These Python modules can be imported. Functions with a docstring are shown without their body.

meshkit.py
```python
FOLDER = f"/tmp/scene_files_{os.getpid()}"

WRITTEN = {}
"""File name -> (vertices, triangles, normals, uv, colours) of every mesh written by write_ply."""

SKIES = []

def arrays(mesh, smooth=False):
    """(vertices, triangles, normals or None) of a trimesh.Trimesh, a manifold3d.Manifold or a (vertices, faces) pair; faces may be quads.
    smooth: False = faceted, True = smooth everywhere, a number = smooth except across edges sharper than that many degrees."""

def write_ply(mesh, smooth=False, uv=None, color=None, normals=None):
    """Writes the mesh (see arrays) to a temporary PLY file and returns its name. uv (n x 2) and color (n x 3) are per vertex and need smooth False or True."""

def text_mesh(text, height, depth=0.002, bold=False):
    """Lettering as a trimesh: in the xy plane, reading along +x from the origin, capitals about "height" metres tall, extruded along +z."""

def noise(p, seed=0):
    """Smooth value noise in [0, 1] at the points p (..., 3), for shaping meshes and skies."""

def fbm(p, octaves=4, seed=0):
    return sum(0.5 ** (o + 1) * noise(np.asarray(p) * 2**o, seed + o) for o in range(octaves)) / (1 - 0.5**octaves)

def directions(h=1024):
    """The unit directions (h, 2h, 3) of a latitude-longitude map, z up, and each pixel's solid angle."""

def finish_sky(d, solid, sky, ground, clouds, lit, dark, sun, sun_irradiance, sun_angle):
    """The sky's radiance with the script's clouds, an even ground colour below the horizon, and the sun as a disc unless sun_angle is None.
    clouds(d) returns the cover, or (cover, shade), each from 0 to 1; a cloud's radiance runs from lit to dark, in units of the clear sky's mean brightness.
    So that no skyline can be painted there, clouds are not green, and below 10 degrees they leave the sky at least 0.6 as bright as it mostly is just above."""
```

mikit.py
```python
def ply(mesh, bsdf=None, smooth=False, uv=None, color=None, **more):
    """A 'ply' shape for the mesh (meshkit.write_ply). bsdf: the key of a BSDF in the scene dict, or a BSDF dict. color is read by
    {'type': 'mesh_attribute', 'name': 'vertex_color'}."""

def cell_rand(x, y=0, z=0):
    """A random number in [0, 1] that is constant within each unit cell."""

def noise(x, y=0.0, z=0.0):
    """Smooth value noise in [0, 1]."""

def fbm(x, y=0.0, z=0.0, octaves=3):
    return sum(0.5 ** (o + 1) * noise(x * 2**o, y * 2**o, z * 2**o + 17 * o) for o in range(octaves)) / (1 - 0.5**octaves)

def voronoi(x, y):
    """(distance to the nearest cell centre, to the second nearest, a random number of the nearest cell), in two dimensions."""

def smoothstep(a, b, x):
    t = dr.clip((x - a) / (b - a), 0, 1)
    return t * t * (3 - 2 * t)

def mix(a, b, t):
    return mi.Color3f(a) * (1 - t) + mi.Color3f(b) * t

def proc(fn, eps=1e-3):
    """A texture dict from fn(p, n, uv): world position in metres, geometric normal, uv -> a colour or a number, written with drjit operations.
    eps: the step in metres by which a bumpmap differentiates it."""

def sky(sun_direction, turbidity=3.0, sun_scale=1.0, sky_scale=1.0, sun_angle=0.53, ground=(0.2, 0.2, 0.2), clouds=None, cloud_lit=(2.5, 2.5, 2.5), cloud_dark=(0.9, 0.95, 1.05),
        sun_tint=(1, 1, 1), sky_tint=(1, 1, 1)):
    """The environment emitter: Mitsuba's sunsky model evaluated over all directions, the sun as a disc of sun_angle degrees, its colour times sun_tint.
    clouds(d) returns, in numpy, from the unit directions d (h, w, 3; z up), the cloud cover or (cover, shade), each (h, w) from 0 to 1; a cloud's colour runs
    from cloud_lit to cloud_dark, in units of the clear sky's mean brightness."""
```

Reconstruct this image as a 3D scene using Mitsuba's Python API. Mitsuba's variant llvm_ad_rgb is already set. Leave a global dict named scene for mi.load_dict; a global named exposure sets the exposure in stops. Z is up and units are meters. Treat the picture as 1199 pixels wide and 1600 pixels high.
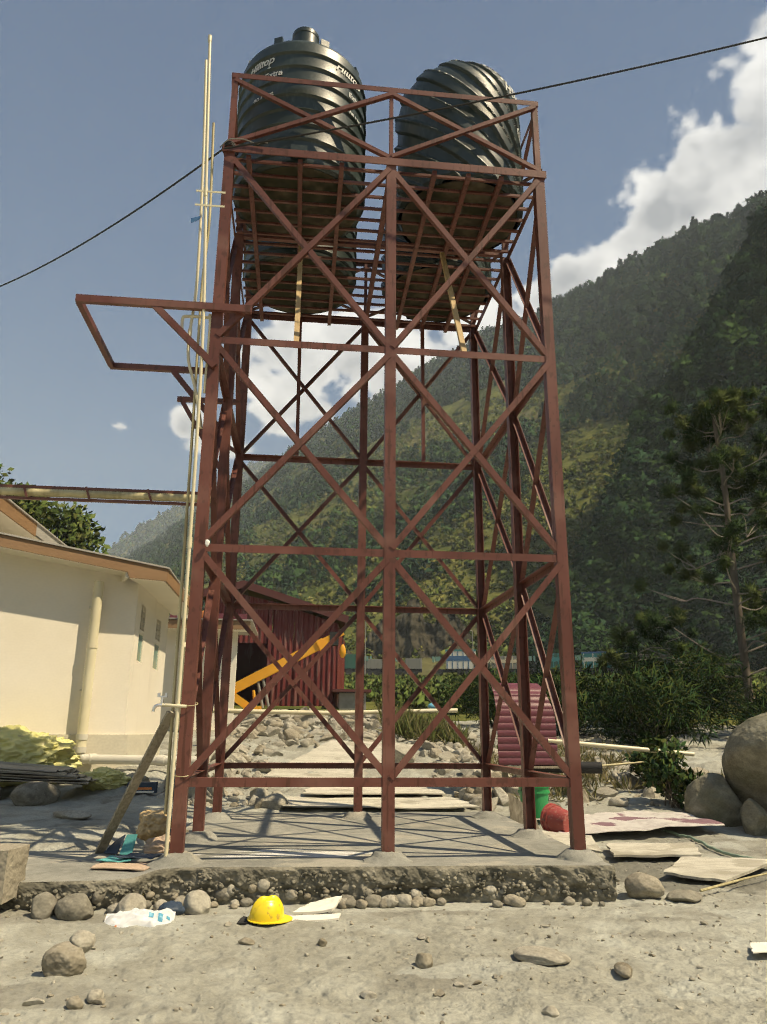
import math, random
import numpy as np, trimesh, mitsuba as mi, mikit, meshkit
import drjit as dr
from mikit import noise, fbm, smoothstep, mix
from shapely.geometry import Polygon
rng = np.random.default_rng(7)
random.seed(7)
scene, labels, _n = {}, {}, {}
T = mi.ScalarTransform4f

# ------------------------------------------------------------------ camera, sky, exposure
CAM = np.array([-0.763, -6.894, 0.963]); YAW, PITCH, ROLL, F = 0.1079, 0.2829, 0.007, 1186.1
_f = np.array([math.sin(YAW)*math.cos(PITCH), math.cos(YAW)*math.cos(PITCH), math.sin(PITCH)])
_r = np.array([math.cos(YAW), -math.sin(YAW), 0]); _u = np.cross(_r, _f)
_up = -_r*math.sin(ROLL) + _u*math.cos(ROLL)
SUN = np.array([0.59, -0.345, 1.0])
exposure = 2.2
HAZE = 3.7e-4
def clouds(d):
    az = np.degrees(np.arctan2(d[..., 0], d[..., 1])); el = np.degrees(np.arcsin(np.clip(d[..., 2], -1, 1)))
    # cumulus banks: azimuth, elevation, half width, half height in degrees
    banks = [(40, 36, 8, 5), (34, 37, 4.5, 3.3), (30.2, 35.3, 3.9, 3.0), (44, 42, 5.5, 5.5), (39, 40.5, 4, 3), (36, 33.5, 9, 4), (27, 33, 3.5, 2.5), (22.5, 32.6, 3.3, 1.9), (19.5, 31.3, 2.5, 1.8), (14, 30, 4.5, 2.4),
             (0.5, 28, 6, 3.6), (6, 28.5, 6, 3.4), (-1.5, 24.5, 4, 2.6), (8, 26.5, 7, 3), (-4, 25.3, 2.6, 1.4), (-9.4, 22.0, 1.1, 1.5), (-14.3, 21.2, .5, .22), (-7, 20.5, 3, .8),
             (62, 30, 12, 7), (95, 26, 14, 6), (140, 30, 16, 8), (-150, 22, 20, 6), (-95, 18, 16, 4)]
    n1 = meshkit.fbm(d*26, 5, 3) - 0.5; n2 = meshkit.fbm(d*70+5, 3, 9) - 0.5
    f = np.zeros(az.shape)
    for a, e, w, h in banks:
        f = np.maximum(f, np.exp(-0.8*(((az-a)/w)**2 + ((el-e)/h)**2)))
    c = f + n1*1.15 + n2*0.5
    cov = np.clip((c - 0.40)/0.26, 0, 1); cov = cov*cov*(3-2*cov)
    shade = np.clip(0.10 + 0.75*np.clip(c-0.5, 0, 1) + 2.4*(meshkit.fbm(d*19+9, 5, 5) - 0.5), 0, 1)
    return cov*0.97, shade
scene['sky'] = mikit.sky(SUN, turbidity=3.2, clouds=clouds, cloud_lit=(4.8, 4.85, 4.8), cloud_dark=(1.9, 2.0, 2.15), sky_scale=0.50, sky_tint=(0.74, 0.96, 1.08), sun_tint=(0.98, 1.0, 0.92))
scene['camera'] = {'type': 'perspective', 'fov_axis': 'x', 'fov': math.degrees(2*math.atan(599.5/F)), 'near_clip': 0.05, 'far_clip': 20000.0,
                   'to_world': T().look_at(origin=CAM.tolist(), target=(CAM+_f).tolist(), up=_up.tolist())}

# ------------------------------------------------------------------ helpers
def key_for(base):
    k = _n.get(base, 0); _n[base] = k+1
    return base if k == 0 else f'{base}_{k:03d}'
def thing(name, label, cat, group=None):
    k = key_for(name); labels[k] = {'label': label, 'category': cat}
    if group: labels[k]['group'] = group
    return k
def solo(name, label, cat, mesh, mat, smooth=False, color=None, group=None):
    k = thing(name, label, cat, group); scene[k] = mikit.ply(mesh, mat, smooth, color=color); return k
def part(parent, name, mesh, mat, smooth=False, color=None, label=None, kind=None):
    k = key_for(parent+'__'+name); scene[k] = mikit.ply(mesh, mat, smooth, color=color)
    if label or kind:
        labels[k] = {}
        if label: labels[k]['label'] = label
        if kind: labels[k]['kind'] = kind
    return k
def struct(name, mesh, mat, smooth=False, color=None, kind='structure', label=None):
    k = key_for(name); scene[k] = mikit.ply(mesh, mat, smooth, color=color)
    labels[k] = {'kind': kind}
    if label: labels[k]['label'] = label
    return k
def cat(*ms): return trimesh.util.concatenate([m for m in ms])
def box(x0, x1, y0, y1, z0, z1):
    m = trimesh.creation.box((x1-x0, y1-y0, z1-z0)); m.apply_translation(((x0+x1)/2, (y0+y1)/2, (z0+z1)/2)); return m
def unit(v): v = np.asarray(v, float); return v/np.linalg.norm(v)
def frame(p, q, side):
    p, q = np.asarray(p, float), np.asarray(q, float); d = unit(q-p)
    a = unit(np.asarray(side, float) - d*np.dot(side, d)); b = np.cross(d, a)
    return p, q, d, a, b
def prism(p, q, side, poly):
    """polygon poly [(a, b)] swept from p to q; a is measured along side, b along d x side."""
    p, q, d, a, b = frame(p, q, side)
    poly = np.asarray(poly, float)
    if Polygon(poly).exterior.is_ccw is False: poly = poly[::-1]
    n = len(poly)
    v = np.vstack([p + poly[:, :1]*a + poly[:, 1:]*b, q + poly[:, :1]*a + poly[:, 1:]*b])
    f = []
    for i in range(n):
        j = (i+1) % n; f += [[i, j, n+j], [i, n+j, n+i]]
    _, tf = trimesh.creation.triangulate_polygon(Polygon(poly), engine='earcut')
    tv, tf = trimesh.creation.triangulate_polygon(Polygon(poly), engine='earcut')
    idx = [int(np.argmin(np.sum((poly-t)**2, 1))) for t in tv]
    tf = np.array(idx)[tf]
    f = np.vstack([f, tf[:, ::-1], tf+n])
    m = trimesh.Trimesh(v, f, process=False); m.fix_normals(); return m
def rectbar(p, q, side, w, h):
    return prism(p, q, side, [(-w/2, -h/2), (w/2, -h/2), (w/2, h/2), (-w/2, h/2)])
def angle(p, q, side, w=0.06, t=0.007, sa=1, sb=1):
    """L section: one flange lies along side, the other stands along d x side."""
    L = [(0, 0), (w, 0), (w, t), (t, t), (t, w), (0, w)]
    return prism(p, q, side, [(a*sa, b*sb) for a, b in L])
def tube(pts, r, sides=10, cap=True):
    p = np.asarray(pts, float); n = len(p)
    rad = np.broadcast_to(np.asarray(r, float), (n,))
    t = np.gradient(p, axis=0); t /= np.linalg.norm(t, axis=1, keepdims=True)+1e-12
    ref = np.array([0, 0, 1.0]) if abs(unit(p[-1]-p[0])[2]) < 0.85 else np.array([0, 1.0, 0])
    a = np.cross(t, ref); a /= np.linalg.norm(a, axis=1, keepdims=True)+1e-12
    b = np.cross(t, a); ang = np.arange(sides)*2*np.pi/sides
    v = p[:, None] + rad[:, None, None]*(np.cos(ang)[None, :, None]*a[:, None] + np.sin(ang)[None, :, None]*b[:, None])
    v = v.reshape(-1, 3); f = []
    for i in range(n-1):
        for j in range(sides):
            k = (j+1) % sides
            f += [[i*sides+j, i*sides+k, (i+1)*sides+k], [i*sides+j, (i+1)*sides+k, (i+1)*sides+j]]
    if cap:
        v = np.vstack([v, p[:1], p[-1:]]); c0, c1 = n*sides, n*sides+1
        for j in range(sides):
            k = (j+1) % sides
            f += [[c0, k, j], [c1, (n-1)*sides+j, (n-1)*sides+k]]
    m = trimesh.Trimesh(v, f, process=False)
    if m.volume < 0: m.invert()
    return m
def curve(pts, n=24):
    """Catmull-Rom through the points."""
    p = np.asarray(pts, float); p = np.vstack([2*p[0]-p[1], p, 2*p[-1]-p[-2]]); out = []
    segs = len(p)-3; per = max(2, n//segs)
    for i in range(segs):
        for t in np.linspace(0, 1, per, endpoint=False):
            a, b, c, d = p[i:i+4]
            out.append(0.5*((2*b)+(-a+c)*t+(2*a-5*b+4*c-d)*t*t+(-a+3*b-3*c+d)*t**3))
    return np.array(out+[p[-2]])
def lathe(prof, sides=48):
    prof = np.asarray(prof, float); n = len(prof); ang = np.arange(sides)*2*np.pi/sides
    v = np.stack([prof[:, None, 0]*np.cos(ang), prof[:, None, 0]*np.sin(ang), np.repeat(prof[:, 1:], sides, 1)], -1).reshape(-1, 3)
    f = []
    for i in range(n-1):
        for j in range(sides):
            k = (j+1) % sides
            f += [[i*sides+j, i*sides+k, (i+1)*sides+k], [i*sides+j, (i+1)*sides+k, (i+1)*sides+j]]
    m = trimesh.Trimesh(v, f, process=False); m.update_faces(m.area_faces > 1e-12)
    return m
_ico = {k: trimesh.creation.icosphere(subdivisions=k) for k in (0, 1, 2, 3, 4)}
def rock(size, seed, sub=3, cuts=7, rough=0.10):
    g = np.random.default_rng(seed); v = _ico[sub].vertices.copy()
    for _ in range(cuts):
        n = unit(g.normal(size=3)); d = g.uniform(0.62, 0.92)
        s = v@n; v -= np.outer(np.maximum(s-d, 0)*0.85, n)
    v *= 1 + rough*(meshkit.fbm(v*1.7+seed*3.1, 3, seed % 97)[:, None]-0.5)*2
    v *= 1 + rough*0.25*(meshkit.fbm(v*7+seed, 2, seed % 89)[:, None]-0.5)*2
    v *= np.asarray(size)/2.0
    a = g.uniform(0, 6.28); c, s = math.cos(a), math.sin(a)
    v = v@np.array([[c, s, 0], [-s, c, 0], [0, 0, 1]])
    return trimesh.Trimesh(v, _ico[sub].faces, process=False)
def broken(size, seed, sub=2):
    g = np.random.default_rng(seed); v = _ico[sub].vertices.copy()
    for _ in range(12):
        n = unit(g.normal(size=3)*[1, 1, .8]); d = g.uniform(0.38, 0.85); s = v@n; v -= np.outer(np.maximum(s-d, 0)*0.97, n)
    v *= 1 + .05*(meshkit.fbm(v*3+seed*3.1, 2, seed % 97)[:, None]-0.5)*2
    v *= np.asarray(size)/2.0*1.25; tr_ = trimesh.transformations.random_rotation_matrix(g.uniform(size=3))[:3, :3] if g.uniform() < .5 else np.eye(3)
    return trimesh.Trimesh(v@tr_, _ico[sub].faces, process=False)
def grid_mesh(P):
    h, w = P.shape[:2]; i, j = np.meshgrid(np.arange(h-1), np.arange(w-1), indexing='ij')
    q = np.stack([i*w+j, i*w+j+1, (i+1)*w+j+1, (i+1)*w+j], -1).reshape(-1, 4)
    return trimesh.Trimesh(P.reshape(-1, 3), np.vstack([q[:, [0, 1, 2]], q[:, [0, 2, 3]]]), process=False)
def sheet(corners, nu, nv, thick, bumps=None, edge=0.0, seed=0):
    """a thin board or sheet through 4 corners (bilinear), with real thickness and an uneven edge."""
    c = np.asarray(corners, float); u, v = np.meshgrid(np.linspace(0, 1, nu), np.linspace(0, 1, nv), indexing='xy')
    if edge:
        e = lambda t, s: (meshkit.noise(np.stack([t*6+s, t*0+seed, t*0], -1), seed)-0.5)*edge
        u = u + e(v, 1.3)*(u < 0.01) - e(v, 7.7)*(u > 0.99); v = v + e(u, 3.1)*(v < 0.01) - e(u, 9.4)*(v > 0.99)
    u, v = u[..., None], v[..., None]
    P = c[0]*(1-u)*(1-v)+c[1]*u*(1-v)+c[2]*u*v+c[3]*(1-u)*v
    n = unit(np.cross(c[1]-c[0], c[3]-c[0]))
    if bumps is not None: P = P + n*bumps(u[..., 0], v[..., 0])[..., None]
    top = P + n*thick/2; bot = P - n*thick/2; w = nu; h = nv
    a = grid_mesh(top); b = grid_mesh(bot); b.invert(); V = np.vstack([a.vertices, b.vertices]); o = w*h
    ring = [j for j in range(w)]+[i*w+w-1 for i in range(1, h)]+[(h-1)*w+j for j in range(w-2, -1, -1)]+[i*w for i in range(h-2, 0, -1)]
    f = []
    for x, y in zip(ring, ring[1:]+ring[:1]): f += [[x, o+x, o+y], [x, o+y, y]]
    return trimesh.Trimesh(V, np.vstack([a.faces, b.faces+o, f]), process=False)
def foliage(mesh, normals, mat, color):
    return {'type': 'ply', 'filename': meshkit.write_ply(mesh, False, None, color, normals=normals), 'face_normals': False, 'bsdf': {'type': 'ref', 'id': mat}}
def leaves(centers, radii, per, size, g, cols, aspect=0.45, up=0.0):
    """leaf blades (two triangles, folded) scattered through ellipsoid clumps; returns mesh and vertex colours."""
    V, C, Nn = [], [], []
    for c, r in zip(centers, radii):
        n = per
        d = g.normal(size=(n, 3)); d /= np.linalg.norm(d, axis=1, keepdims=True)
        p = np.asarray(c) + d*np.asarray(r)*(g.uniform(0.25, 1, (n, 1))**0.45)
        a = unit(g.normal(size=3)); a = g.normal(size=(n, 3))+d*0.6+[0, 0, up]; a /= np.linalg.norm(a, axis=1, keepdims=True)
        b = np.cross(a, g.normal(size=(n, 3))); b /= np.linalg.norm(b, axis=1, keepdims=True)
        nn = np.cross(a, b); s = size*g.uniform(0.6, 1.4, (n, 1))
        q = np.stack([p, p+a*s*0.5+b*s*aspect*0.5+nn*s*0.08, p+a*s, p+a*s*0.5-b*s*aspect*0.5+nn*s*0.08], 1)
        V.append(q.reshape(-1, 3)); nv = d+g.normal(size=d.shape)*.35+[0, 0, .3]; nv /= np.linalg.norm(nv, axis=1, keepdims=True); Nn.append(np.repeat(nv, 4, 0))
        k = cols[g.integers(0, len(cols), n)]*g.uniform(0.75, 1.25, (n, 1))
        C.append(np.repeat(k, 4, 0))
    V, C = np.vstack(V), np.vstack(C); i = np.arange(len(V)//4)*4
    f = np.vstack([np.stack([i, i+1, i+2], 1), np.stack([i, i+2, i+3], 1)])
    m = trimesh.Trimesh(V, f, process=False); m.metadata['n'] = np.vstack(Nn); return m, C

# ------------------------------------------------------------------ materials
def bsdf(k, d): scene[k] = d; return k
def two(d): return {'type': 'twosided', 'bsdf': d}
def princ(color, rough, **kw):
    c = color if isinstance(color, dict) else {'type': 'rgb', 'value': list(color)}
    return {'type': 'principled', 'base_color': c, 'roughness': rough, **kw}
def bumped(d, fn, scale=1.0, eps=2e-3): return {'type': 'bumpmap', 'arbitrary': {**mikit.proc(fn, eps)}, 'scale': scale, 'bsdf': d}
def c3(*v): return mi.Color3f(*v)

def f_sand(p, n, uv):
    a = fbm(p.x*0.55, p.y*0.55, 0, 4); b = fbm(p.x*5, p.y*5, 3, 3); c = fbm(p.x*42, p.y*42, 7, 2); d = noise(p.x*160, p.y*160, 2)
    col = mix(c3(0.276, 0.271, 0.231), c3(0.363, 0.364, 0.318), smoothstep(.3, .68, a*.55+b*.45))
    col = mix(col, c3(0.187, 0.178, 0.151), smoothstep(.60, .72, fbm(p.x*0.9+4, p.y*2.6, 5, 4))*.55)
    col = mix(col, c3(0.433, 0.446, 0.404), smoothstep(.57, .72, fbm(p.x*2.3, p.y*2.3+9, 1, 3))*.5)
    wet = (dr.square((p.x-3.25)/1.25)+dr.square((p.y-.75)/.75))*.5+(fbm(p.x*3.2, p.y*3.2, 11, 4)-.5)*1.5   # damp soil round the boards at right
    col = mix(col, c3(0.144, 0.140, 0.119), smoothstep(.62, .42, wet)*.75)
    return col*(0.80 + 0.28*c + 0.16*d)
def f_sandbump(p, n, uv): return fbm(p.x*22, p.y*22, p.z*22, 3)*0.03 + noise(p.x*95, p.y*95, p.z*95)*0.005
bsdf('sand_mat', two(bumped({'type': 'diffuse', 'reflectance': mikit.proc(f_sand)}, f_sandbump, 1.0, 3e-3)))
def f_hill(p, n, uv):
    a = fbm(p.x*.030, p.y*.030, p.z*.030, 4); b = fbm(p.x*.16, p.y*.16, p.z*.16, 3); c = noise(p.x*.9, p.y*.9, p.z*.9); e = fbm(p.x*1.3, p.y*1.3, p.z*3.5, 3)
    col = mix(c3(.046, .066, .022), c3(.155, .155, .046), smoothstep(.30, .70, a*.35+b*.35+e*.3))
    col = mix(col, c3(.14, .125, .070), smoothstep(.60, .72, fbm(p.x*.06+5, p.y*.06, p.z*.06, 4))*.6)
    return col*(.6+.4*c+.3*noise(p.x*3, p.y*3, p.z*3))
bsdf('hill_mat', two({'type': 'diffuse', 'reflectance': mikit.proc(f_hill)}))
def f_cliff(p, n, uv):
    a = fbm(p.x*.25, p.y*.25, p.z*.9, 4); b = fbm(p.x*1.6, p.y*1.6, p.z*1.6, 3)
    return mix(c3(.037, .035, .026), c3(.090, .081, .060), smoothstep(.35, .7, a*.6+b*.4))
bsdf('cliff_mat', two({'type': 'diffuse', 'reflectance': mikit.proc(f_cliff)}))
bsdf('vcol_mat', two({'type': 'diffuse', 'reflectance': {'type': 'mesh_attribute', 'name': 'vertex_color'}}))
bsdf('leaf_mat', {'type': 'principledthin', 'base_color': {'type': 'mesh_attribute', 'name': 'vertex_color'}, 'roughness': 0.5, 'diff_trans': 0.6, 'spec_trans': 0.0})
def f_paint(p, n, uv):
    st_ = fbm(p.x*34, p.y*34, p.z*2.2, 3); du = fbm(p.x*1.7+3, p.y*1.7, p.z*2.6, 4)
    a = fbm(p.x*3, p.y*3, p.z*1.1, 3); b = fbm(p.x*26, p.y*26, p.z*14, 3); s = noise(p.x*130, p.y*130, p.z*90)
    col = mix(c3(0.116, 0.040, 0.030), c3(0.158, 0.060, 0.046), smoothstep(.3, .7, a))
    col = mix(col, c3(0.073, 0.030, 0.021), smoothstep(.58, .72, b)*.6)
    col = mix(col, c3(0.289, 0.172, 0.139), smoothstep(.80, .93, s*.7+b*.3)*.7)
    col = mix(col, c3(0.068, 0.027, 0.016), smoothstep(.60, .72, st_)*.7)
    return mix(col, c3(0.234, 0.124, 0.098), smoothstep(.55, .75, du)*.45)
bsdf('red_oxide', princ(mikit.proc(f_paint), .45, specular=.4))
def f_plastic(p, n, uv):
    d = fbm(p.x*5, p.y*5, p.z*2.2, 4); e = fbm(p.x*30, p.y*30, p.z*9, 3)
    col = mix(c3(.014, .024, .022), c3(.026, .042, .039), d)
    return mix(col, c3(.105, .13, .12), smoothstep(.5, .8, d*.65+e*.35)*.45)
bsdf('tank_plastic', princ(mikit.proc(f_plastic), .40, specular=.6))
def f_tankbase(p, n, uv):
    a = fbm(p.x*2.2, p.y*2.2, 1, 4); b = fbm(p.x*11, p.y*11, 4, 3)
    col = mix(c3(.049, .041, .027), c3(.118, .098, .064), smoothstep(.35, .7, a*.6+b*.4))
    return mix(col, c3(.025, .029, .015), smoothstep(.5, .68, fbm(p.x*3.4+8, p.y*3.4, 2, 3))*.7)
bsdf('tank_base_mat', two({'type': 'diffuse', 'reflectance': mikit.proc(f_tankbase)}))
bsdf('white_paint', princ((.72, .72, .70), .6))
def f_conc(p, n, uv):
    a = fbm(p.x*1.3, p.y*1.3, p.z*1.3, 4); b = fbm(p.x*17, p.y*17, p.z*17, 3)
    col = mix(c3(0.224, 0.225, 0.202), c3(0.328, 0.325, 0.293), smoothstep(.3, .7, a*.6+b*.4))
    col = mix(col, c3(0.435, 0.405, 0.333), smoothstep(.56, .7, fbm(p.x*3.1, p.y*4.4+2, 3, 4))*.5)
    lime = (dr.square((p.x+.75)/.75)+dr.square((p.y-.42)/.20))*.5+(fbm(p.x*2.5, p.y*14, 21, 4)-.5)*2.2   # streaks of spilled lime by the left leg
    col = mix(col, c3(0.658, 0.660, 0.653), smoothstep(.50, .30, lime)*.8)
    return col*(.85+.3*noise(p.x*120, p.y*120, p.z*120))
bsdf('concrete_mat', two(bumped({'type': 'diffuse', 'reflectance': mikit.proc(f_conc)}, lambda p, n, uv: fbm(p.x*60, p.y*60, p.z*60, 2)*.006, 1.0, 2e-3)))
def f_conc2(p, n, uv):
    a = fbm(p.x*9, p.y*9, p.z*9, 4); b = noise(p.x*70, p.y*70, p.z*70)
    return mix(c3(0.138, 0.132, 0.106), c3(0.282, 0.265, 0.214), smoothstep(.3, .72, a))*(.75+.5*b)
bsdf('rough_concrete', two(bumped({'type': 'diffuse', 'reflectance': mikit.proc(f_conc2)}, lambda p, n, uv: fbm(p.x*40, p.y*40, p.z*40, 3)*.02, 1.0, 2e-3)))
def rockfn(c0, c1, c2, s):
    def f(p, n, uv):
        a = fbm(p.x*2.6*s, p.y*2.6*s, p.z*2.6*s, 4); b = fbm(p.x*24*s, p.y*24*s, p.z*24*s, 3)
        col = mix(c3(*c0), c3(*c1), smoothstep(.3, .7, a*.6+b*.4))
        col = mix(col, c3(*c2), smoothstep(.58, .70, fbm(p.x*7*s+3, p.y*7*s, p.z*7*s, 3))*.6)
        return col*(.8+.4*noise(p.x*85*s, p.y*85*s, p.z*85*s))
    return f
_rb = lambda p, n, uv: fbm(p.x*18, p.y*18, p.z*18, 4)*.02
ROCKS = []
for k, a in dict(rock_pale=((.30, .28, .23), (.42, .40, .34), (.22, .20, .16), 1.0), rock_grey=((.18, .168, .138), (.27, .255, .21), (.12, .11, .088), 1.0), rock_brown=((.24, .215, .165), (.35, .32, .255), (.16, .138, .10), 1.0)).items():
    bsdf(k, two(bumped({'type': 'diffuse', 'reflectance': mikit.proc(rockfn(*a))}, _rb, 1.0, 2e-3))); ROCKS.append(k)
def f_boulder(p, n, uv):
    a = fbm(p.x*1.5, p.y*1.5, p.z*1.5, 4); b = fbm(p.x*13, p.y*13, p.z*13, 3)
    col = mix(c3(0.185, 0.176, 0.132), c3(0.290, 0.282, 0.221), smoothstep(.3, .7, a*.55+b*.45))
    return mix(col, c3(0.121, 0.126, 0.077), smoothstep(.52, .7, fbm(p.x*2.3+4, p.y*2.3, p.z*2.3, 4))*.55)*(.82+.36*noise(p.x*60, p.y*60, p.z*60))
bsdf('boulder_mat', two(bumped({'type': 'diffuse', 'reflectance': mikit.proc(f_boulder)}, lambda p, n, uv: fbm(p.x*9, p.y*9, p.z*9, 4)*.05, 1.0, 3e-3)))
def f_wall(p, n, uv):
    a = fbm(p.x*1.1, p.y*1.1, p.z*1.1, 4); b = noise(p.x*45, p.y*45, p.z*45)
    col = mix(c3(0.761, 0.709, 0.586), c3(0.823, 0.781, 0.689), a)
    return mix(col, c3(0.661, 0.617, 0.538), smoothstep(.60, .78, fbm(p.x*2.5, p.y*2.5, p.z*.5, 4))*.35)*(.965+.05*b)
bsdf('cream_wall', two({'type': 'diffuse', 'reflectance': mikit.proc(f_wall)}))
def f_plinth(p, n, uv):
    a = fbm(p.x*2, p.y*2, p.z*4, 4)
    return mix(c3(.52, .49, .40), c3(.68, .64, .52), a)*(.93+.12*noise(p.x*40, p.y*40, p.z*40))
bsdf('plinth_mat', two({'type': 'diffuse', 'reflectance': mikit.proc(f_plinth)}))
def f_fascia(p, n, uv):
    a = fbm(p.x*1.5, p.y*1.5, p.z*6, 3)
    return mix(c3(0.215, 0.125, 0.063), c3(0.267, 0.165, 0.086), a)
bsdf('brown_fascia', two(princ(mikit.proc(f_fascia), .6)))
bsdf('soffit_mat', two({'type': 'diffuse', 'reflectance': mikit.proc(lambda p, n, uv: mix(c3(.70, .66, .54), c3(.78, .74, .63), fbm(p.x*2, p.y*2, p.z*2, 3)))}))
bsdf('roof_sheet', two(princ(mikit.proc(lambda p, n, uv: mix(c3(.30, .29, .27), c3(.40, .38, .34), fbm(p.x*3, p.y*3, p.z*3, 3))), .5)))
def f_pvc(p, n, uv):
    a = fbm(p.x*4, p.y*4, p.z*1.7, 3)
    return mix(c3(.60, .54, .36), c3(.72, .67, .49), a)
bsdf('cream_pvc', princ(mikit.proc(f_pvc), .4))
bsdf('grey_pvc', princ(mikit.proc(lambda p, n, uv: mix(c3(.50, .48, .42), c3(.62, .60, .52), fbm(p.x*5, p.y*5, p.z*3, 3))), .5))
def f_bamboo(p, n, uv):
    a = fbm(p.x*6, p.y*6, p.z*1.2, 3); b = fbm(p.x*40, p.y*40, p.z*5, 2)
    return mix(c3(.34, .29, .15), c3(.56, .50, .29), smoothstep(.3, .7, a*.6+b*.4))
bsdf('bamboo_mat', princ(mikit.proc(f_bamboo), .5))
bsdf('glass_pane', two(princ((.16, .28, .25), .12, specular=.6)))
bsdf('dark_gap', two({'type': 'diffuse', 'reflectance': {'type': 'rgb', 'value': [.02, .02, .018]}}))
def f_ply(p, n, uv):
    a = fbm(p.x*1.2, p.y*9, p.z*2, 4); b = fbm(p.x*14, p.y*60, 3, 3)
    col = mix(c3(.348, .327, .265), c3(.474, .453, .384), smoothstep(.3, .7, a*.55+b*.45))
    return mix(col, c3(.209, .189, .139), smoothstep(.60, .72, fbm(p.x*2.2+7, p.y*3.3, 2, 4))*.5)
bsdf('plywood_mat', two(princ(mikit.proc(f_ply), .75)))
def f_wood(p, n, uv):
    a = fbm(p.x*7, p.y*7, p.z*2, 4); b = fbm(p.x*60, p.y*60, p.z*7, 2)
    return mix(c3(.20, .175, .125), c3(.36, .32, .24), smoothstep(.3, .7, a*.5+b*.5))
bsdf('grey_wood', two(princ(mikit.proc(f_wood), .8)))
def f_tan(p, n, uv):
    a = fbm(p.x*30, p.y*30, p.z*3, 3)
    return mix(c3(.36, .25, .12), c3(.52, .39, .21), a)
bsdf('tan_wood', two(princ(mikit.proc(f_tan), .7)))
def f_maroon(p, n, uv):
    a = fbm(p.x*2.3, p.y*2.3, p.z*2.3, 4); b = noise(p.x*40, p.y*40, p.z*40)
    return mix(c3(0.112, 0.025, 0.038), c3(0.151, 0.047, 0.060), a)*(.85+.3*b)
bsdf('maroon_sheet', two(princ(mikit.proc(f_maroon), .38, specular=.5)))
def f_shed(p, n, uv):
    a = fbm(p.x*1.1, p.y*1.1, p.z*.35, 4); b = fbm(p.x*7, p.y*7, p.z*.9, 3)
    col = mix(c3(.097, .013, .013), c3(.151, .029, .026), a)
    return mix(col, c3(.20, .12, .105), smoothstep(.60, .74, b)*.5)
bsdf('shed_sheet', two(princ(mikit.proc(f_shed), .5)))
bsdf('shed_dark', two(princ((.075, .020, .018), .6)))
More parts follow.
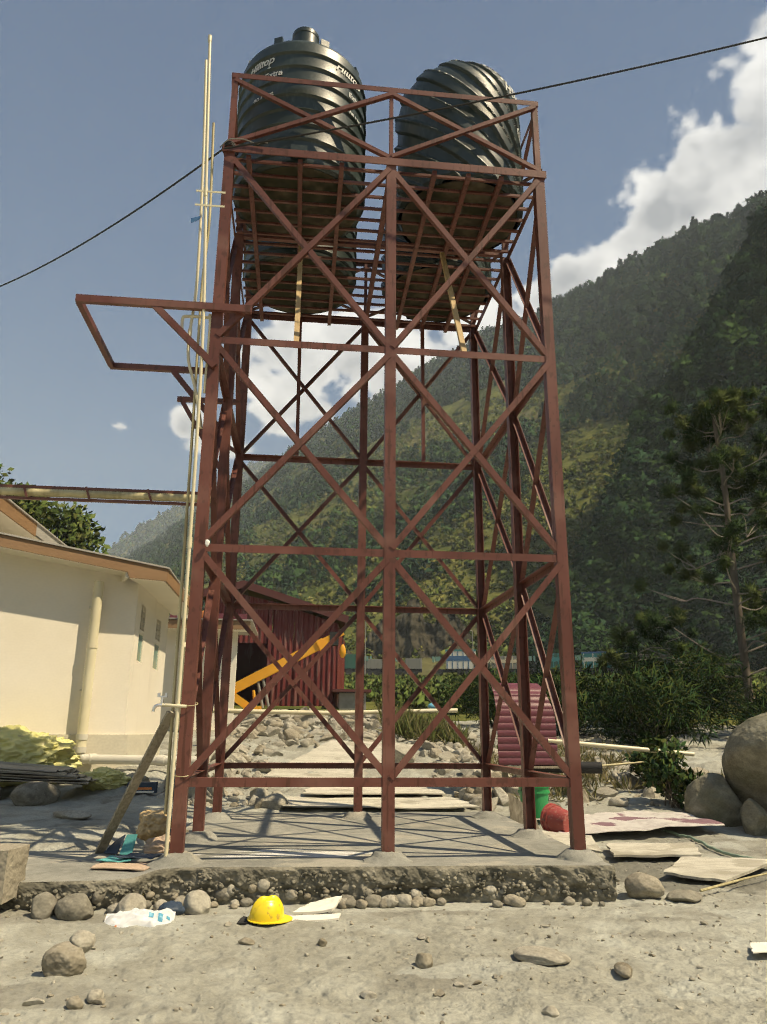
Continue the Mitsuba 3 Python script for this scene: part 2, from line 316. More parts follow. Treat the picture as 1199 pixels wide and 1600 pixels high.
bsdf('crane_yellow', two(princ(mikit.proc(lambda p, n, uv: mix(c3(.66, .30, .020), c3(.78, .40, .035), fbm(p.x*3, p.y*3, p.z*3, 3))), .45)))
def f_hat(p, n, uv):
    a = fbm(p.x*14, p.y*14, p.z*14, 3)
    return mix(mix(c3(.80, .58, .015), c3(.86, .66, .03), a), c3(.48, .33, .06), smoothstep(.60, .74, fbm(p.x*34, p.y*34, p.z*20, 3))*.8)
bsdf('hat_yellow', two(princ(mikit.proc(f_hat), .28, specular=.5)))
bsdf('black_rubber', two(princ((.018, .018, .018), .6)))
bsdf('bucket_green', two(princ(mikit.proc(lambda p, n, uv: mix(c3(.02, .23, .07), c3(.04, .32, .10), fbm(p.x*9, p.y*9, p.z*9, 3))), .4)))
def f_redb(p, n, uv):
    a = fbm(p.x*8, p.y*8, p.z*8, 4)
    return mix(mix(c3(.27, .045, .04), c3(.36, .085, .07), a), c3(.36, .20, .16), smoothstep(.56, .7, fbm(p.x*37+2, p.y*37, p.z*37, 3))*.5)
bsdf('bucket_red', two(princ(mikit.proc(f_redb), .5)))
def f_tarp(p, n, uv):
    a = fbm(p.x*5, p.y*5, p.z*5, 4)
    return mix(mix(c3(.50, .48, .17), c3(.66, .64, .30), a), c3(.38, .35, .20), smoothstep(.60, .74, fbm(p.x*9+5, p.y*9, p.z*9, 3))*.6)
bsdf('yellow_tarp', two(princ(mikit.proc(f_tarp), .45)))
def f_sack(p, n, uv):
    return mix(c3(.56, .58, .60), c3(.68, .69, .70), fbm(p.x*12, p.y*12, p.z*12, 3))
bsdf('sack_white', two(princ(mikit.proc(f_sack), .55)))
bsdf('sack_blue', two(princ((.10, .33, .48), .5)))
bsdf('orange_print', two(princ((.65, .22, .06), .5)))
bsdf('teal_card', two(princ((.10, .36, .36), .6)))
bsdf('navy_card', two(princ((.03, .05, .085), .6)))
def f_card(p, n, uv): return mix(c3(.33, .24, .17), c3(.44, .34, .26), fbm(p.x*9, p.y*9, p.z*9, 3))
bsdf('card_mat', two(princ(mikit.proc(f_card), .8)))
def f_whsheet(p, n, uv):
    a = fbm(p.x*2.6, p.y*2.6, p.z*2.6, 4); b = fbm(p.x*15, p.y*15, 2, 3)
    col = mix(c3(.406, .374, .351), c3(.515, .491, .460), smoothstep(.3, .7, a*.5+b*.5))
    return mix(col, c3(.148, .058, .086), smoothstep(.60, .68, fbm(p.x*1.9+11, p.y*2.6+2, 4, 4))*.85)
bsdf('pale_sheet', two(princ(mikit.proc(f_whsheet), .5)))
bsdf('foam_white', two(princ(mikit.proc(lambda p, n, uv: mix(c3(.66, .63, .55), c3(.78, .76, .70), fbm(p.x*8, p.y*8, p.z*8, 3))), .7)))
bsdf('steel_grey', two(princ(mikit.proc(lambda p, n, uv: mix(c3(.16, .155, .14), c3(.30, .29, .26), fbm(p.x*6, p.y*6, p.z*6, 3))), .5)))
bsdf('chrome', {'type': 'roughconductor', 'material': 'Al', 'alpha': .3})
bsdf('hose_green', princ((.22, .30, .22), .5))
def f_bark(p, n, uv):
    a = fbm(p.x*9, p.y*9, p.z*3, 3)
    return mix(c3(.085, .070, .052), c3(.20, .175, .145), a)
bsdf('bark_mat', two({'type': 'diffuse', 'reflectance': mikit.proc(f_bark)}))
bsdf('bare_branch', two({'type': 'diffuse', 'reflectance': mikit.proc(lambda p, n, uv: mix(c3(.22, .195, .165), c3(.36, .33, .29), fbm(p.x*12, p.y*12, p.z*12, 2)))}))
bsdf('asphalt', two({'type': 'diffuse', 'reflectance': {'type': 'rgb', 'value': [.12, .115, .10]}}))
for nm, c in dict(truck_teal=(.05, .22, .23), truck_blue=(.045, .12, .26), truck_green=(.03, .11, .085), truck_white=(.62, .61, .56), truck_grey=(.22, .22, .20), truck_cream=(.58, .50, .36), truck_red=(.36, .07, .04)).items():
    bsdf(nm, princ(c, .45))
# ------------------------------------------------------------------ terrain
def sst(a, b, x):
    t = np.clip((x-a)/(b-a), 0, 1); return t*t*(3-2*t)
def N2(x, y, s, o=4, seed=0): return meshkit.fbm(np.stack([x*s, y*s, np.zeros_like(x)+seed*7.3], -1), o, seed)-0.5
KB = np.array([[-8, -.34], [-.3, -.31], [3.3, -.24], [4.0, -.12], [5, -.02], [6.4, .12], [7, .3], [10, .8], [14, 1.34], [20, 1.62], [26, 2.0], [45, 3.2], [75, 6.2], [91, 7.8], [97, 8.35], [110, 8.45], [113, 9.0], [125, 12], [3000, 14]])
KR = np.array([[-8, -.34], [-.3, -.33], [1.5, -.31], [3, -.25], [5, .05], [7, .35], [10, .7], [14, 1.0], [20, 1.3], [26, 1.7], [45, 3.2], [75, 6.2], [91, 7.8], [97, 8.35], [110, 8.45], [113, 9.0], [125, 12], [3000, 14]])
KL = np.array([[-8, -.34], [-1.2, -.31], [-.4, -.28], [.9, -.2], [1.6, -.12], [2.8, -.04], [4.2, .0], [5.2, .07], [6.2, .26], [7, .33], [12, .5], [20, 1.5], [26, 2.0], [45, 3.2], [75, 6.2], [91, 7.8], [97, 8.35], [110, 8.45], [3000, 12]])
def ground_z(x, y, rough=True):
    x, y = np.asarray(x, float), np.asarray(y, float)
    rr = np.hypot(x-CAM[0], y-CAM[1]); az = np.degrees(np.arctan2(x-CAM[0], y-CAM[1]))
    w = sst(10, 26, y); d = y*(1-w)+(rr-6.9)*w
    d = np.where(np.abs(az) > 75, np.minimum(d, 8), d)
    zb = np.interp(d, KB[:, 0], KB[:, 1]); zr = np.interp(d, KR[:, 0], KR[:, 1]); zl = np.interp(d, KL[:, 0], KL[:, 1])
    z = zb + (zr-zb)*sst(1.6, 2.6, x) + (zl-zb)*sst(-1.9, -2.9, x)
    if rough:
        near = sst(6.0, 2.0, rr); back = sst(3.8, 5.5, y)
        z = z + N2(x, y, 0.9, 4, 1)*(.05+.22*back*sst(30, 18, rr)) + N2(x, y, 5, 4, 2)*(.055+.16*back*sst(30, 18, rr)) + N2(x, y, 22, 3, 3)*.024*sst(14, 8, rr) + N2(x, y, .25, 3, 8)*.5*sst(14, 30, rr)*sst(98, 80, rr)
        z = z + np.maximum(N2(x, y, 2.2, 3, 12), 0)*.10*sst(-1.0, -1.6, y)
        inside = sst(-.75, -.55, y)*sst(4.3, 4.0, y)*sst(-3.6, -3.3, x)*sst(2.0, 1.9, x)
        z = z*(1-inside*sst(-1.9, -1.7, x)) + (-.34)*inside*sst(-1.9, -1.7, x)
        lip = sst(-.8, -.5, y)*sst(1.2, .9, y)*sst(-3.4, -3.1, x)*sst(-1.5, -1.8, x)
        z = z*(1-lip) + np.minimum(z, -.21)*lip
    return z
def polar(rs, azs, zf):
    R_, A = np.meshgrid(rs, np.radians(azs), indexing='ij')
    x = CAM[0]+R_*np.sin(A); y = CAM[1]+R_*np.cos(A)
    P = np.stack([x, y, zf(x, y)], -1); m = grid_mesh(P)
    if m.face_normals[:, 2].mean() < 0: m.invert()
    return m
azs = np.concatenate([np.linspace(-180, -40, 40, endpoint=False), np.linspace(-40, -24, 60, endpoint=False), np.linspace(-24, 40, 420, endpoint=False), np.linspace(40, 60, 40, endpoint=False), np.linspace(60, 180, 36)])
rs = np.concatenate([[.02, .5, 1, 1.8], np.geomspace(2.4, 28, 290)])
struct('grassy_bank', polar(np.geomspace(28, 122, 90), azs[::2], lambda x, y: ground_z(x, y)), 'hill_mat', True, label='green bank between the site and the road')
struct('ground', polar(rs, azs, ground_z), 'sand_mat', True, label='pale sandy ground strewn with stones, rising to rubble behind the tower')
# a far flat sheet under everything, out to the horizon
struct('valley_floor', polar(np.array([90, 200, 600, 2000, 6000.]), np.linspace(-180, 180, 73), lambda x, y: np.full_like(x, 2.0)-.002*np.hypot(x, y)), 'hill_mat')

E_MAIN = np.array([(-180, 8), (-120, 14), (-75, 13), (-50, 9), (-27.5, 6.2), (-16.8, 9.4), (-12.58, 11.95), (-11.1, 13.1), (-9, 14.9), (-7.2, 16.2), (-4.87, 17.8), (-3.35, 18.9), (-2, 19.8), (-1.5, 20.5), (-.43, 21.2), (1, 22.1), (2, 22.7), (2.9, 23.4), (4.15, 24.0), (5.1, 24.4), (6.1, 25.0), (7.2, 25.4), (8.5, 26.3), (9.7, 27.0), (11.6, 27.8), (14.7, 29.3), (18.3, 30.0), (20.1, 30.6), (24.8, 32.1), (28.4, 33.1), (31.7, 34.2), (32.4, 34.0), (34.7, 34.1), (37, 34.7), (43.8, 36.5), (53, 37.5), (70, 36), (90, 30), (120, 14), (180, 8)])
R_CREST = np.array([(-180, 900), (-60, 850), (-28, 800), (-12, 760), (-5, 700), (2, 640), (10, 540), (18, 450), (26, 380), (37, 340), (60, 330), (110, 500), (180, 900)])
def hill_point(az, t):
    """world point at azimuth az (degrees from the valley) and share t of the way from the foot (0) over the crest (1) down the far side (to 1.3)."""
    el = np.interp(az, E_MAIN[:, 0], E_MAIN[:, 1]); rc = np.interp(az, R_CREST[:, 0], R_CREST[:, 1]); rb = np.interp(az, [-180, -60, -20, -8, 60, 180], [500, 400, 190, 112, 112, 500])
    zc = CAM[2]+rc*np.tan(np.radians(el)); zb = np.interp(az, [-30, -8, 60], [7, 9.6, 9.6])-1.2
    r = rb+(rc-rb)*t; tt = np.clip(t, 0, 1)
    z = zb+(zc-zb)*(tt*.82+.18*tt**2) - np.maximum(t-1, 0)*(rc-rb)*.5
    x = CAM[0]+r*np.sin(np.radians(az)); y = CAM[1]+r*np.cos(np.radians(az))
    amp = (4*tt*(1-tt)+.06)*np.minimum(1, rc/400)
    z = z + amp*(N2(x, y, .012, 4, 21)*26 + N2(x, y, .05, 4, 22)*12) + (.3+tt)*N2(x, y, .2, 3, 23)*2.0
    return np.stack([x, y, z], -1)
haz = np.concatenate([np.linspace(-180, -32, 60, endpoint=False), np.linspace(-32, 42, 260, endpoint=False), np.linspace(40, 180, 70)])
ht = np.concatenate([np.linspace(0, .3, 55, endpoint=False), np.linspace(.3, 1, 85), np.linspace(1.05, 1.4, 8)])
Tt, Aa = np.meshgrid(ht, haz, indexing='ij')
m = grid_mesh(hill_point(Aa, Tt))
if m.face_normals[:, 2].mean() < 0: m.invert()
struct('hillside', m, 'hill_mat', True, label='steep green mountainside rising to the right behind the road')

E_FAR = np.array([(-60, 4), (-40, 6), (-24.7, 9.4), (-17, 10.6), (-14.6, 12.0), (-13.4, 13.1), (-12.4, 14.0), (-10.9, 15.1), (-9.75, 15.8), (-8.6, 16.4), (-6.8, 17.7), (-4.8, 19.3), (-2.5, 19.9), (1, 21), (6, 22.5), (12, 20), (30, 10)])
def far_point(az, t):
    el = np.interp(az, E_FAR[:, 0], E_FAR[:, 1]); rc = 1300.; r = 900+(rc-900)*t
    zc = CAM[2]+rc*np.tan(np.radians(el)); tt = np.clip(t, 0, 1)
    z = zc*(.35+.65*tt) - np.maximum(t-1, 0)*400
    x = CAM[0]+r*np.sin(np.radians(az)); y = CAM[1]+r*np.cos(np.radians(az))
    z = z + (4*tt*(1-tt)+.04)*(N2(x, y, .006, 4, 31)*85 + N2(x, y, .022, 4, 32)*28) + N2(x, y, .09, 3, 33)*5
    return np.stack([x, y, z], -1)
Tt, Aa = np.meshgrid(np.concatenate([np.linspace(0, 1, 60), [1.1, 1.3, 1.6]]), np.linspace(-60, 30, 320), indexing='ij')
m = grid_mesh(far_point(Aa, Tt))
if m.face_normals[:, 2].mean() < 0: m.invert()
struct('far_ridge', m, 'hill_mat', True, label='hazy bluish ridge far down the valley')

E_SPUR = np.array([(16.5, 3.5), (19, 5.8), (19.7, 7.2), (20.5, 8.8), (21.6, 11.5), (22.7, 14.2), (25.1, 18.0), (26.2, 21.6), (27.6, 22.6), (29.1, 23.4), (30.5, 25.5), (31.8, 27.0), (33.3, 29.3), (34.7, 31.2), (36.7, 33.0), (40, 39), (45, 46), (52, 50), (60, 49), (66, 44), (72, 32), (77, 14), (80, 4)])
def spur_point(az, t):
    el = np.interp(az, E_SPUR[:, 0], E_SPUR[:, 1]); tn = np.tan(np.radians(el)); rb = 111.; k = .30
    rc = (rb-k*5)/(1-k*tn*.9); zc = CAM[2]+rc*tn; tt = np.clip(t, 0, 1)
    r = rb+(rc-rb)*t + np.maximum(t-1, 0)*30
    x = CAM[0]+r*np.sin(np.radians(az)); y = CAM[1]+r*np.cos(np.radians(az))
    z = 7.5+(zc-7.5)*tt - np.maximum(t-1, 0)*60
    push = (N2(az*1.6, z, .10, 4, 41)*9+N2(az*1.6, z, .4, 3, 42)*3)*np.minimum(1, tt*4)
    x = x+push*np.sin(np.radians(az)); y = y+push*np.cos(np.radians(az))
    return np.stack([x, y, z+(tt > .9)*N2(az*2, az*0, 1.0, 3, 44)*1.5], -1)
Tt, Aa = np.meshgrid(np.concatenate([np.linspace(0, 1, 90), [1.1, 1.5, 2.2]]), np.linspace(16.5, 80, 230), indexing='ij')
m = grid_mesh(spur_point(Aa, Tt))
if m.face_normals[:, 2].mean() < 0: m.invert()
struct('mountain_spur', m, 'hill_mat', True, label='dark shaded wooded mountain spur on the right')

# the road on the far bank and the bare cutting above it
def strip(r0, r1, a0, a1, dz):
    return polar(np.linspace(r0, r1, 6), np.linspace(a0, a1, 120), lambda x, y: ground_z(x, y, False)+dz)
struct('road', strip(104.0, 117.0, -14, 44, .06), 'asphalt', True)
Tt, Aa = np.meshgrid(np.linspace(0, 1, 40), np.linspace(1.0, 24, 260), indexing='ij')
hgt = np.interp(Aa, [1.0, 3, 5, 6.5, 8, 9.5, 11.5, 13, 15, 18, 24], [2, 4, 7, 9.5, 11.5, 12.0, 10.0, 6.5, 5.0, 4.5, 2.5])*(.75+.5*meshkit.noise(np.stack([Aa*1.7, Aa*0, Aa*0], -1), 53))
r = 117.0+Tt*4.5+N2(Aa*1.2, Tt*hgt*.35, .9, 4, 51)*5.0+N2(Aa*5, Tt*hgt, .9, 3, 54)*1.4; x = CAM[0]+r*np.sin(np.radians(Aa)); y = CAM[1]+r*np.cos(np.radians(Aa))
m = grid_mesh(np.stack([x, y, 8.3+Tt*hgt], -1))
struct('rock_cutting', m, 'cliff_mat', True, label='bare grey rock cutting above the road')

# ------------------------------------------------------------------ woods on the hills
def conifer_template(g):
    V, Fc, o = [], [], 0
    for k in range(4):
        s = 7; z0 = .12+.21*k; h = .36; r = .26*(1-k*.22)
        ang = np.arange(s)*2*np.pi/s+g.uniform(0, 6); rad = r*g.uniform(.55, 1.25, s)
        ring = np.stack([np.cos(ang)*rad, np.sin(ang)*rad, z0+g.uniform(-.05, .05, s)], 1)
        V += [ring, [[g.uniform(-.02, .02), g.uniform(-.02, .02), z0+h]], [[0, 0, z0+.06]]]
        Fc += [[o+i, o+(i+1) % s, o+s] for i in range(s)]+[[o+(i+1) % s, o+i, o+s+1] for i in range(s)]; o += s+2
    return np.vstack(V), np.array(Fc)
def blade_template(g, n, shape):
    d = g.normal(size=(n, 3)); d /= np.linalg.norm(d, axis=1, keepdims=True)
    if shape == 'cone':
        h = g.uniform(.08, .96, n); r = .30*(1-h)**.8*g.uniform(.55, 1.1, n)+.02; a = g.uniform(0, 6.283, n); p = np.stack([np.cos(a)*r, np.sin(a)*r, h], 1); s = 1.29/n**.5
    else: p = d*(g.uniform(.3, 1, (n, 1))**.4)*[.42, .42, .44]*g.uniform(.75, 1.15, (n, 1))+[0, 0, .5]; s = 1.45/n**.5
    a = g.normal(size=(n, 3))*.8+d*.5; a /= np.linalg.norm(a, axis=1, keepdims=True); b = np.cross(a, g.normal(size=(n, 3))); b /= np.linalg.norm(b, axis=1, keepdims=True)
    k = s*g.uniform(.6, 1.4, (n, 1)); V = np.stack([p-a*k*.5-b*k*.5, p-a*k*.5+b*k*.5, p+a*k*.7], 1).reshape(-1, 3); return V, np.arange(3*n).reshape(-1, 3)
def round_template(g):
    v = _ico[1].vertices.copy(); v *= g.uniform(.68, 1.2, (len(v), 1)); v = v*[.44, .44, .5]+[0, 0, .5]
    return v, _ico[1].faces
def scatter(points, sizes, temps, g, cols, squash=None):
    V, Fc, C, Nn, o = [], [], [], [], 0
    which = g.integers(0, len(temps), len(points))
    for k, (tv, tf) in enumerate(temps):
        i = np.nonzero(which == k)[0]
        if not len(i): continue
        a = g.uniform(0, 2*np.pi, len(i)); c, s = np.cos(a), np.sin(a)
        R_ = np.zeros((len(i), 3, 3)); R_[:, 0, 0] = c; R_[:, 0, 1] = -s; R_[:, 1, 0] = s; R_[:, 1, 1] = c; R_[:, 2, 2] = 1
        wid = g.uniform(.8, 1.35, (len(i), 1, 1)); sc = np.concatenate([wid, wid, np.ones_like(wid)], 2)
        v = (np.einsum('nij,kj->nki', R_, tv)*sc*sizes[i][:, None, None] + points[i][:, None])
        col = cols[g.integers(0, len(cols), len(i))]*g.uniform(.7, 1.3, (len(i), 1))
        cc = np.repeat(col[:, None], len(tv), 1)*g.uniform(.85, 1.15, (len(i), len(tv), 1))
        tn = tv-[0, 0, .42]; tn = tn/(np.linalg.norm(tn, axis=1, keepdims=True)+1e-9); jit = np.repeat(g.normal(size=(len(tv)//3+1, 3)), 3, 0)[:len(tv)]*.30; tn = tn+jit+[0, 0, .25]; tn /= np.linalg.norm(tn, axis=1, keepdims=True)
        Nn.append(np.einsum('nij,kj->nki', R_, tn).reshape(-1, 3))
        V.append(v.reshape(-1, 3)); C.append(cc.reshape(-1, 3))
        Fc.append((tf[None]+(np.arange(len(i))*len(tv))[:, None, None]+o).reshape(-1, 3)); o += len(i)*len(tv)
    m_ = trimesh.Trimesh(np.vstack(V), np.vstack(Fc), process=False); m_.metadata['n'] = np.vstack(Nn); return m_, np.vstack(C)
G1 = np.random.default_rng(11)
CON = [blade_template(G1, 72, 'cone') for _ in range(5)]; RND = [blade_template(G1, 72, 'ball') for _ in range(5)]; BIG = [blade_template(G1, 170, 'ball') for _ in range(4)]+[blade_template(G1, 160, 'cone') for _ in range(3)]
DARK = np.array([[.030, .060, .024], [.038, .074, .027], [.025, .052, .027], [.048, .084, .029]])
MID = np.array([[.056, .080, .022], [.074, .096, .026], [.046, .070, .023], [.092, .102, .032]])
def wood(n, amin, amax, tlo, thi, accept, size, temps, cols):
    az = G1.uniform(amin, amax, n); t = tlo+(thi-tlo)*G1.uniform(0, 1, n)**.85
    p = hill_point(az, t); keep = G1.uniform(0, 1, n) < accept(p, t); p = p[keep]
    sz = size[0]+(size[1]-size[0])*G1.uniform(0, 1, len(p))**1.6; p[:, 2] -= .06*sz
    return scatter(p, sz, temps, G1, cols)
patch = lambda p: meshkit.fbm(p*np.array([.02, .02, .02]), 4, 61)
m1, c1 = wood(11500, -24, 39.5, .16, 1.02, lambda p, t: sst(.36, .54, patch(p)+.95*(t-.62))*.95, (3.6, 8.0), CON+RND[:3], DARK)
m2, c2 = wood(1500, -14, 18, .06, .45, lambda p, t: sst(.45, .60, patch(p)), (3, 7), CON+RND, DARK*1.15)
def woods(name, m, c, label):
    k = key_for(name); scene[k] = foliage(m, m.metadata['n'], 'vcol_mat', c); labels[k] = {'kind': 'stuff', 'label': label}
nn_ = np.vstack([m1.metadata['n'], m2.metadata['n']]); m12 = cat(m1, m2); m12.metadata['n'] = nn_
woods('forest', m12, np.vstack([c1, c2]), 'dark forest covering the upper mountainside')
SML = [blade_template(G1, 22, 'ball') for _ in range(5)]; TNY = [blade_template(G1, 30, 'cone') for _ in range(4)]
m, c = wood(20000, -14, 36, .0, .55, lambda p, t: .5+.5*sst(.62, .42, patch(p)), (.6, 2.2), SML, np.vstack([MID*1.8*np.array([1.15, 1, 1]), MID*1.3*np.array([1.1, 1, 1])]))
woods('shrubs', m, c, 'green scrub on the lower mountainside')
az = G1.uniform(-26, 4, 2600); t = G1.uniform(.25, 1.0, 2600)
m, c = scatter(far_point(az, t)-[0, 0, 1], G1.uniform(7, 13, 2600), TNY, G1, DARK*1.1)
woods('forest', m, c, 'trees along the far hazy ridge')
az = G1.uniform(17.5, 40.5, 3000); t = G1.uniform(.02, 1.02, 3000)
m, c = scatter(spur_point(az, t)-[0, 0, .5], G1.uniform(2.2, 6.0, 3000), BIG, G1, DARK)
woods('forest', m, c, 'dark trees on the shaded spur')
# leafy bank between the site and the road
az = G1.uniform(-3, 37, 4200); rr = G1.uniform(34, 80, 4200)**1.0
x = CAM[0]+rr*np.sin(np.radians(az)); y = CAM[1]+rr*np.cos(np.radians(az))
p = np.stack([x, y, ground_z(x, y, True)], -1); keep = meshkit.fbm(p*.10, 3, 71) > .47; p = p[keep]; rr = rr[keep]
m, c = leaves(p+[0, 0, .15], np.stack([G1.uniform(.4, 1.0, len(p))]*2+[G1.uniform(.2, .55, len(p))], 1), 34, .34, G1, np.vstack([MID*1.3, MID*1.7, MID*1.0]), aspect=.6, up=.5)
woods('shrubs', m, c, 'leafy green bushes on the bank below the road')
az = G1.uniform(6.5, 37, 2200); rr = G1.uniform(26, 90, 2200); x = CAM[0]+rr*np.sin(np.radians(az)); y = CAM[1]+rr*np.cos(np.radians(az))
p = np.stack([x, y, ground_z(x, y, True)+.05], -1); p = p[(meshkit.fbm(p*.12, 3, 72) > .45)]
m, c = leaves(p, np.tile([.7, .7, .12], (len(p), 1)), 26, .38, G1, np.array([[.17, .17, .06], [.12, .14, .045], [.22, .19, .09]]), aspect=.12, up=2.2)
struct('grass', m, 'leaf_mat', False, c, kind='stuff', label='dry grass between the bushes')
#PART3
# ------------------------------------------------------------------ concrete slab with its footings
SZ = -0.07
slab = thing('concrete_slab', 'wide grey concrete base slab under the red tower, its front edge crumbly and set with stones', 'slab')
out = np.array([(1.86, -.36), (1.90, 1.2), (1.95, 2.6), (1.99, 3.95), (.9, 4.05), (-.6, 4.02), (-1.9, 4.05), (-1.95, 2.6), (-1.98, 1.15), (-2.6, 1.0), (-3.35, .92), (-3.4, .1), (-3.32, -.46), (-2.7, -.57), (-2.1, -.52), (-1.92, -.44), (-1.80, -.30), (-1.62, -.22), (-1.2, -.24), (-.5, -.27), (.3, -.29), (1.2, -.33)])[::-1]
poly = Polygon(out); L = poly.exterior.length; nb = int(L/.022)
pts = np.array([poly.exterior.interpolate(i*L/nb).coords[0] for i in range(nb)])
if not Polygon(pts).exterior.is_ccw: pts = pts[::-1]
tn = np.roll(pts, -1, 0)-np.roll(pts, 1, 0); nrm = np.stack([tn[:, 1], -tn[:, 0]], 1); nrm /= np.linalg.norm(nrm, axis=1, keepdims=True)
top_z = lambda x, y: SZ - .035*sst(-1.75, -2.0, x)*sst(1.3, .9, y) + N2(x, y, 1.1, 3, 81)*.012
zl = np.array([0, .008, .02, .04, .065, .09, .115, .14, .165, .19, .22, .26, .32])
rows = []
for i, dz in enumerate(zl):
    q3 = np.stack([pts[:, 0], pts[:, 1], np.full(nb, dz)], 1)
    push = (meshkit.fbm(q3*9, 4, 82)-.5)*.085*min(1, i/2.5)+(meshkit.fbm(q3*36, 2, 83)-.5)*.03*min(1, i/2)+(.012 if i > 1 else -.006*(1-i)) - (.05 if i > 7 else 0)*(meshkit.noise(q3*6, 84))
    rows.append(np.column_stack([pts+nrm*push[:, None], top_z(pts[:, 0], pts[:, 1])-dz]))
V = np.vstack(rows); f = []
for i in range(len(zl)-1):
    for j in range(nb):
        k = (j+1) % nb; f += [[i*nb+j, (i+1)*nb+j, (i+1)*nb+k], [i*nb+j, (i+1)*nb+k, i*nb+k]]
side = trimesh.Trimesh(V, f, process=False)
inner = poly.buffer(-.02); gx, gy = np.meshgrid(np.arange(-3.4, 2.05, .07), np.arange(-.6, 4.1, .07)); gp = np.column_stack([gx.ravel(), gy.ravel()])
import shapely
gp = gp[shapely.contains_xy(inner, gp[:, 0], gp[:, 1])]
from scipy.spatial import Delaunay
tp = np.vstack([rows[0][:, :2], gp]); D = Delaunay(tp); tri = D.simplices
cen = tp[tri].mean(1); tri = tri[shapely.contains_xy(Polygon(rows[0][:, :2]), cen[:, 0], cen[:, 1])]
top = trimesh.Trimesh(np.column_stack([tp, top_z(tp[:, 0], tp[:, 1])]), tri, process=False)
if top.face_normals[:, 2].mean() < 0: top.invert()
part(slab, 'top', top, 'concrete_mat', True)
part(slab, 'edge', side, 'rough_concrete', True, label='dark rough crumbling edge of the slab')
XL, YR = (-1.7, 0.04, 1.7), (0.0, 1.42, 3.29)
LEGS = [(XL[0], YR[0]), (XL[1], YR[0]), (XL[2], YR[0]), (XL[0], YR[1]), (XL[2], YR[1]), (XL[0], YR[2]), (XL[1], YR[2]), (XL[2], YR[2])]
for i, (x, y) in enumerate(LEGS):
    g = np.random.default_rng(100+i); s = 10; a = np.arange(s)*2*np.pi/s+g.uniform(0, 1); rows_ = []
    for (r, z) in ((.235, -.02), (.205, .004), (.16, .035), (.112, .072), (.06, .078)):
        rr = r*g.uniform(.88, 1.1, s); rows_.append(np.column_stack([x+np.cos(a)*rr, y+np.sin(a)*rr, np.full(s, SZ+z)+g.uniform(-.004, .004, s)]))
    P = np.array(rows_); P = np.concatenate([P, P[:, :1]], 1); mm = grid_mesh(P)
    cap = len(mm.vertices); vv = np.vstack([mm.vertices, [[x, y, SZ+.078]]]); ff = np.vstack([mm.faces, [[4*(s+1)+j, 4*(s+1)+j+1, cap] for j in range(s)]])
    mm = trimesh.Trimesh(vv, ff, process=False); mm = mm.subdivide()
    mm.vertices += (meshkit.fbm(mm.vertices*14, 3, i)[:, None]-.5)*.02
    if mm.face_normals[:, 2].mean() < 0: mm.invert()
    part(slab, 'footing', mm, 'concrete_mat', 40)
# stones and lumps bedded in the front edge
g = np.random.default_rng(5); lumps = []
def edge_y(x): return np.interp(x, out[::-1][np.argsort(out[::-1][:, 0])][:, 0], out[::-1][np.argsort(out[::-1][:, 0])][:, 1])
def front_y(x):
    return np.interp(x, [-3.3, -2.7, -2.1, -1.92, -1.8, -1.62, -1.2, -.5, .3, 1.2, 1.86], [-.46, -.57, -.52, -.44, -.30, -.22, -.24, -.27, -.29, -.33, -.36])
for i in range(46):
    x = g.uniform(-3.1, 1.8); s = g.uniform(.05, .13); z = g.uniform(-.31, -.19)
    mm = rock((s, s*.8, s*g.uniform(.6, .9)), 300+i, 2, 5); mm.apply_translation((x, front_y(x)+.01, z))
    part(slab, 'stone', mm, ROCKS[i % 3], 50)
for i in range(620):
    x = g.uniform(-3.3, 1.88); s = g.uniform(.012, .045); z = g.uniform(-.30, -.115) if x > -1.7 else g.uniform(-.30, -.17)
    mm = rock((s, s, s*.8), 900+i, 1, 3, .2); mm.apply_translation((x, front_y(x)-.004+g.uniform(-.02, .01), z)); lumps.append(mm)
part(slab, 'aggregate', cat(*lumps), 'rough_concrete', 50, kind='stuff')

# ------------------------------------------------------------------ the tower
H = (0.0, 0.552, 2.568, 4.671, 6.90, 7.95)
tower = thing('water_tower', 'tall dark red steel frame tower with crossed braces carrying four black tanks', 'water tower')
M = 'red_oxide'; LW = .105
def leg_tube(x, y, z0, z1, w):
    m = box(x-w/2, x+w/2, y-w/2, y+w/2, z0, z1)
    return m
for i, (x, y) in enumerate(LEGS):
    # two channels toe to toe: a shallow seam runs up the side faces
    g_ = .0035; w = LW
    L1 = [(-w/2, -w/2), (w/2, -w/2), (w/2, -g_), (w/2-.006, -g_), (w/2-.006, g_), (w/2, g_), (w/2, w/2), (-w/2, w/2), (-w/2, g_), (-w/2+.006, g_), (-w/2+.006, -g_), (-w/2, -g_)]
    if i in (4, 7): L1 = [(-w/2, -w/2), (-w/2+.007, -w/2), (-w/2+.007, w/2-.008), (w/2-.007, w/2-.008), (w/2-.007, -w/2), (w/2, -w/2), (w/2, w/2), (-w/2, w/2)]   # channels open to the front
    part(tower, 'leg', prism((x, y, SZ+.05), (x, y, H[4]+.03), (1, 0, 0), L1), M)
off = LW/2
def xbeam(y, z, s, x0, x1, name='beam', w=.07):
    """an angle along x on the front (s=-1) or back (s=1) face of a row of legs."""
    part(tower, name, angle((x0, y+s*(off+.003-.09), z+w/2), (x1, y+s*(off+.003-.09), z+w/2), (0, 0, -1), w, .007, 1, s), M)
BW = .072; JG = np.random.default_rng(3)
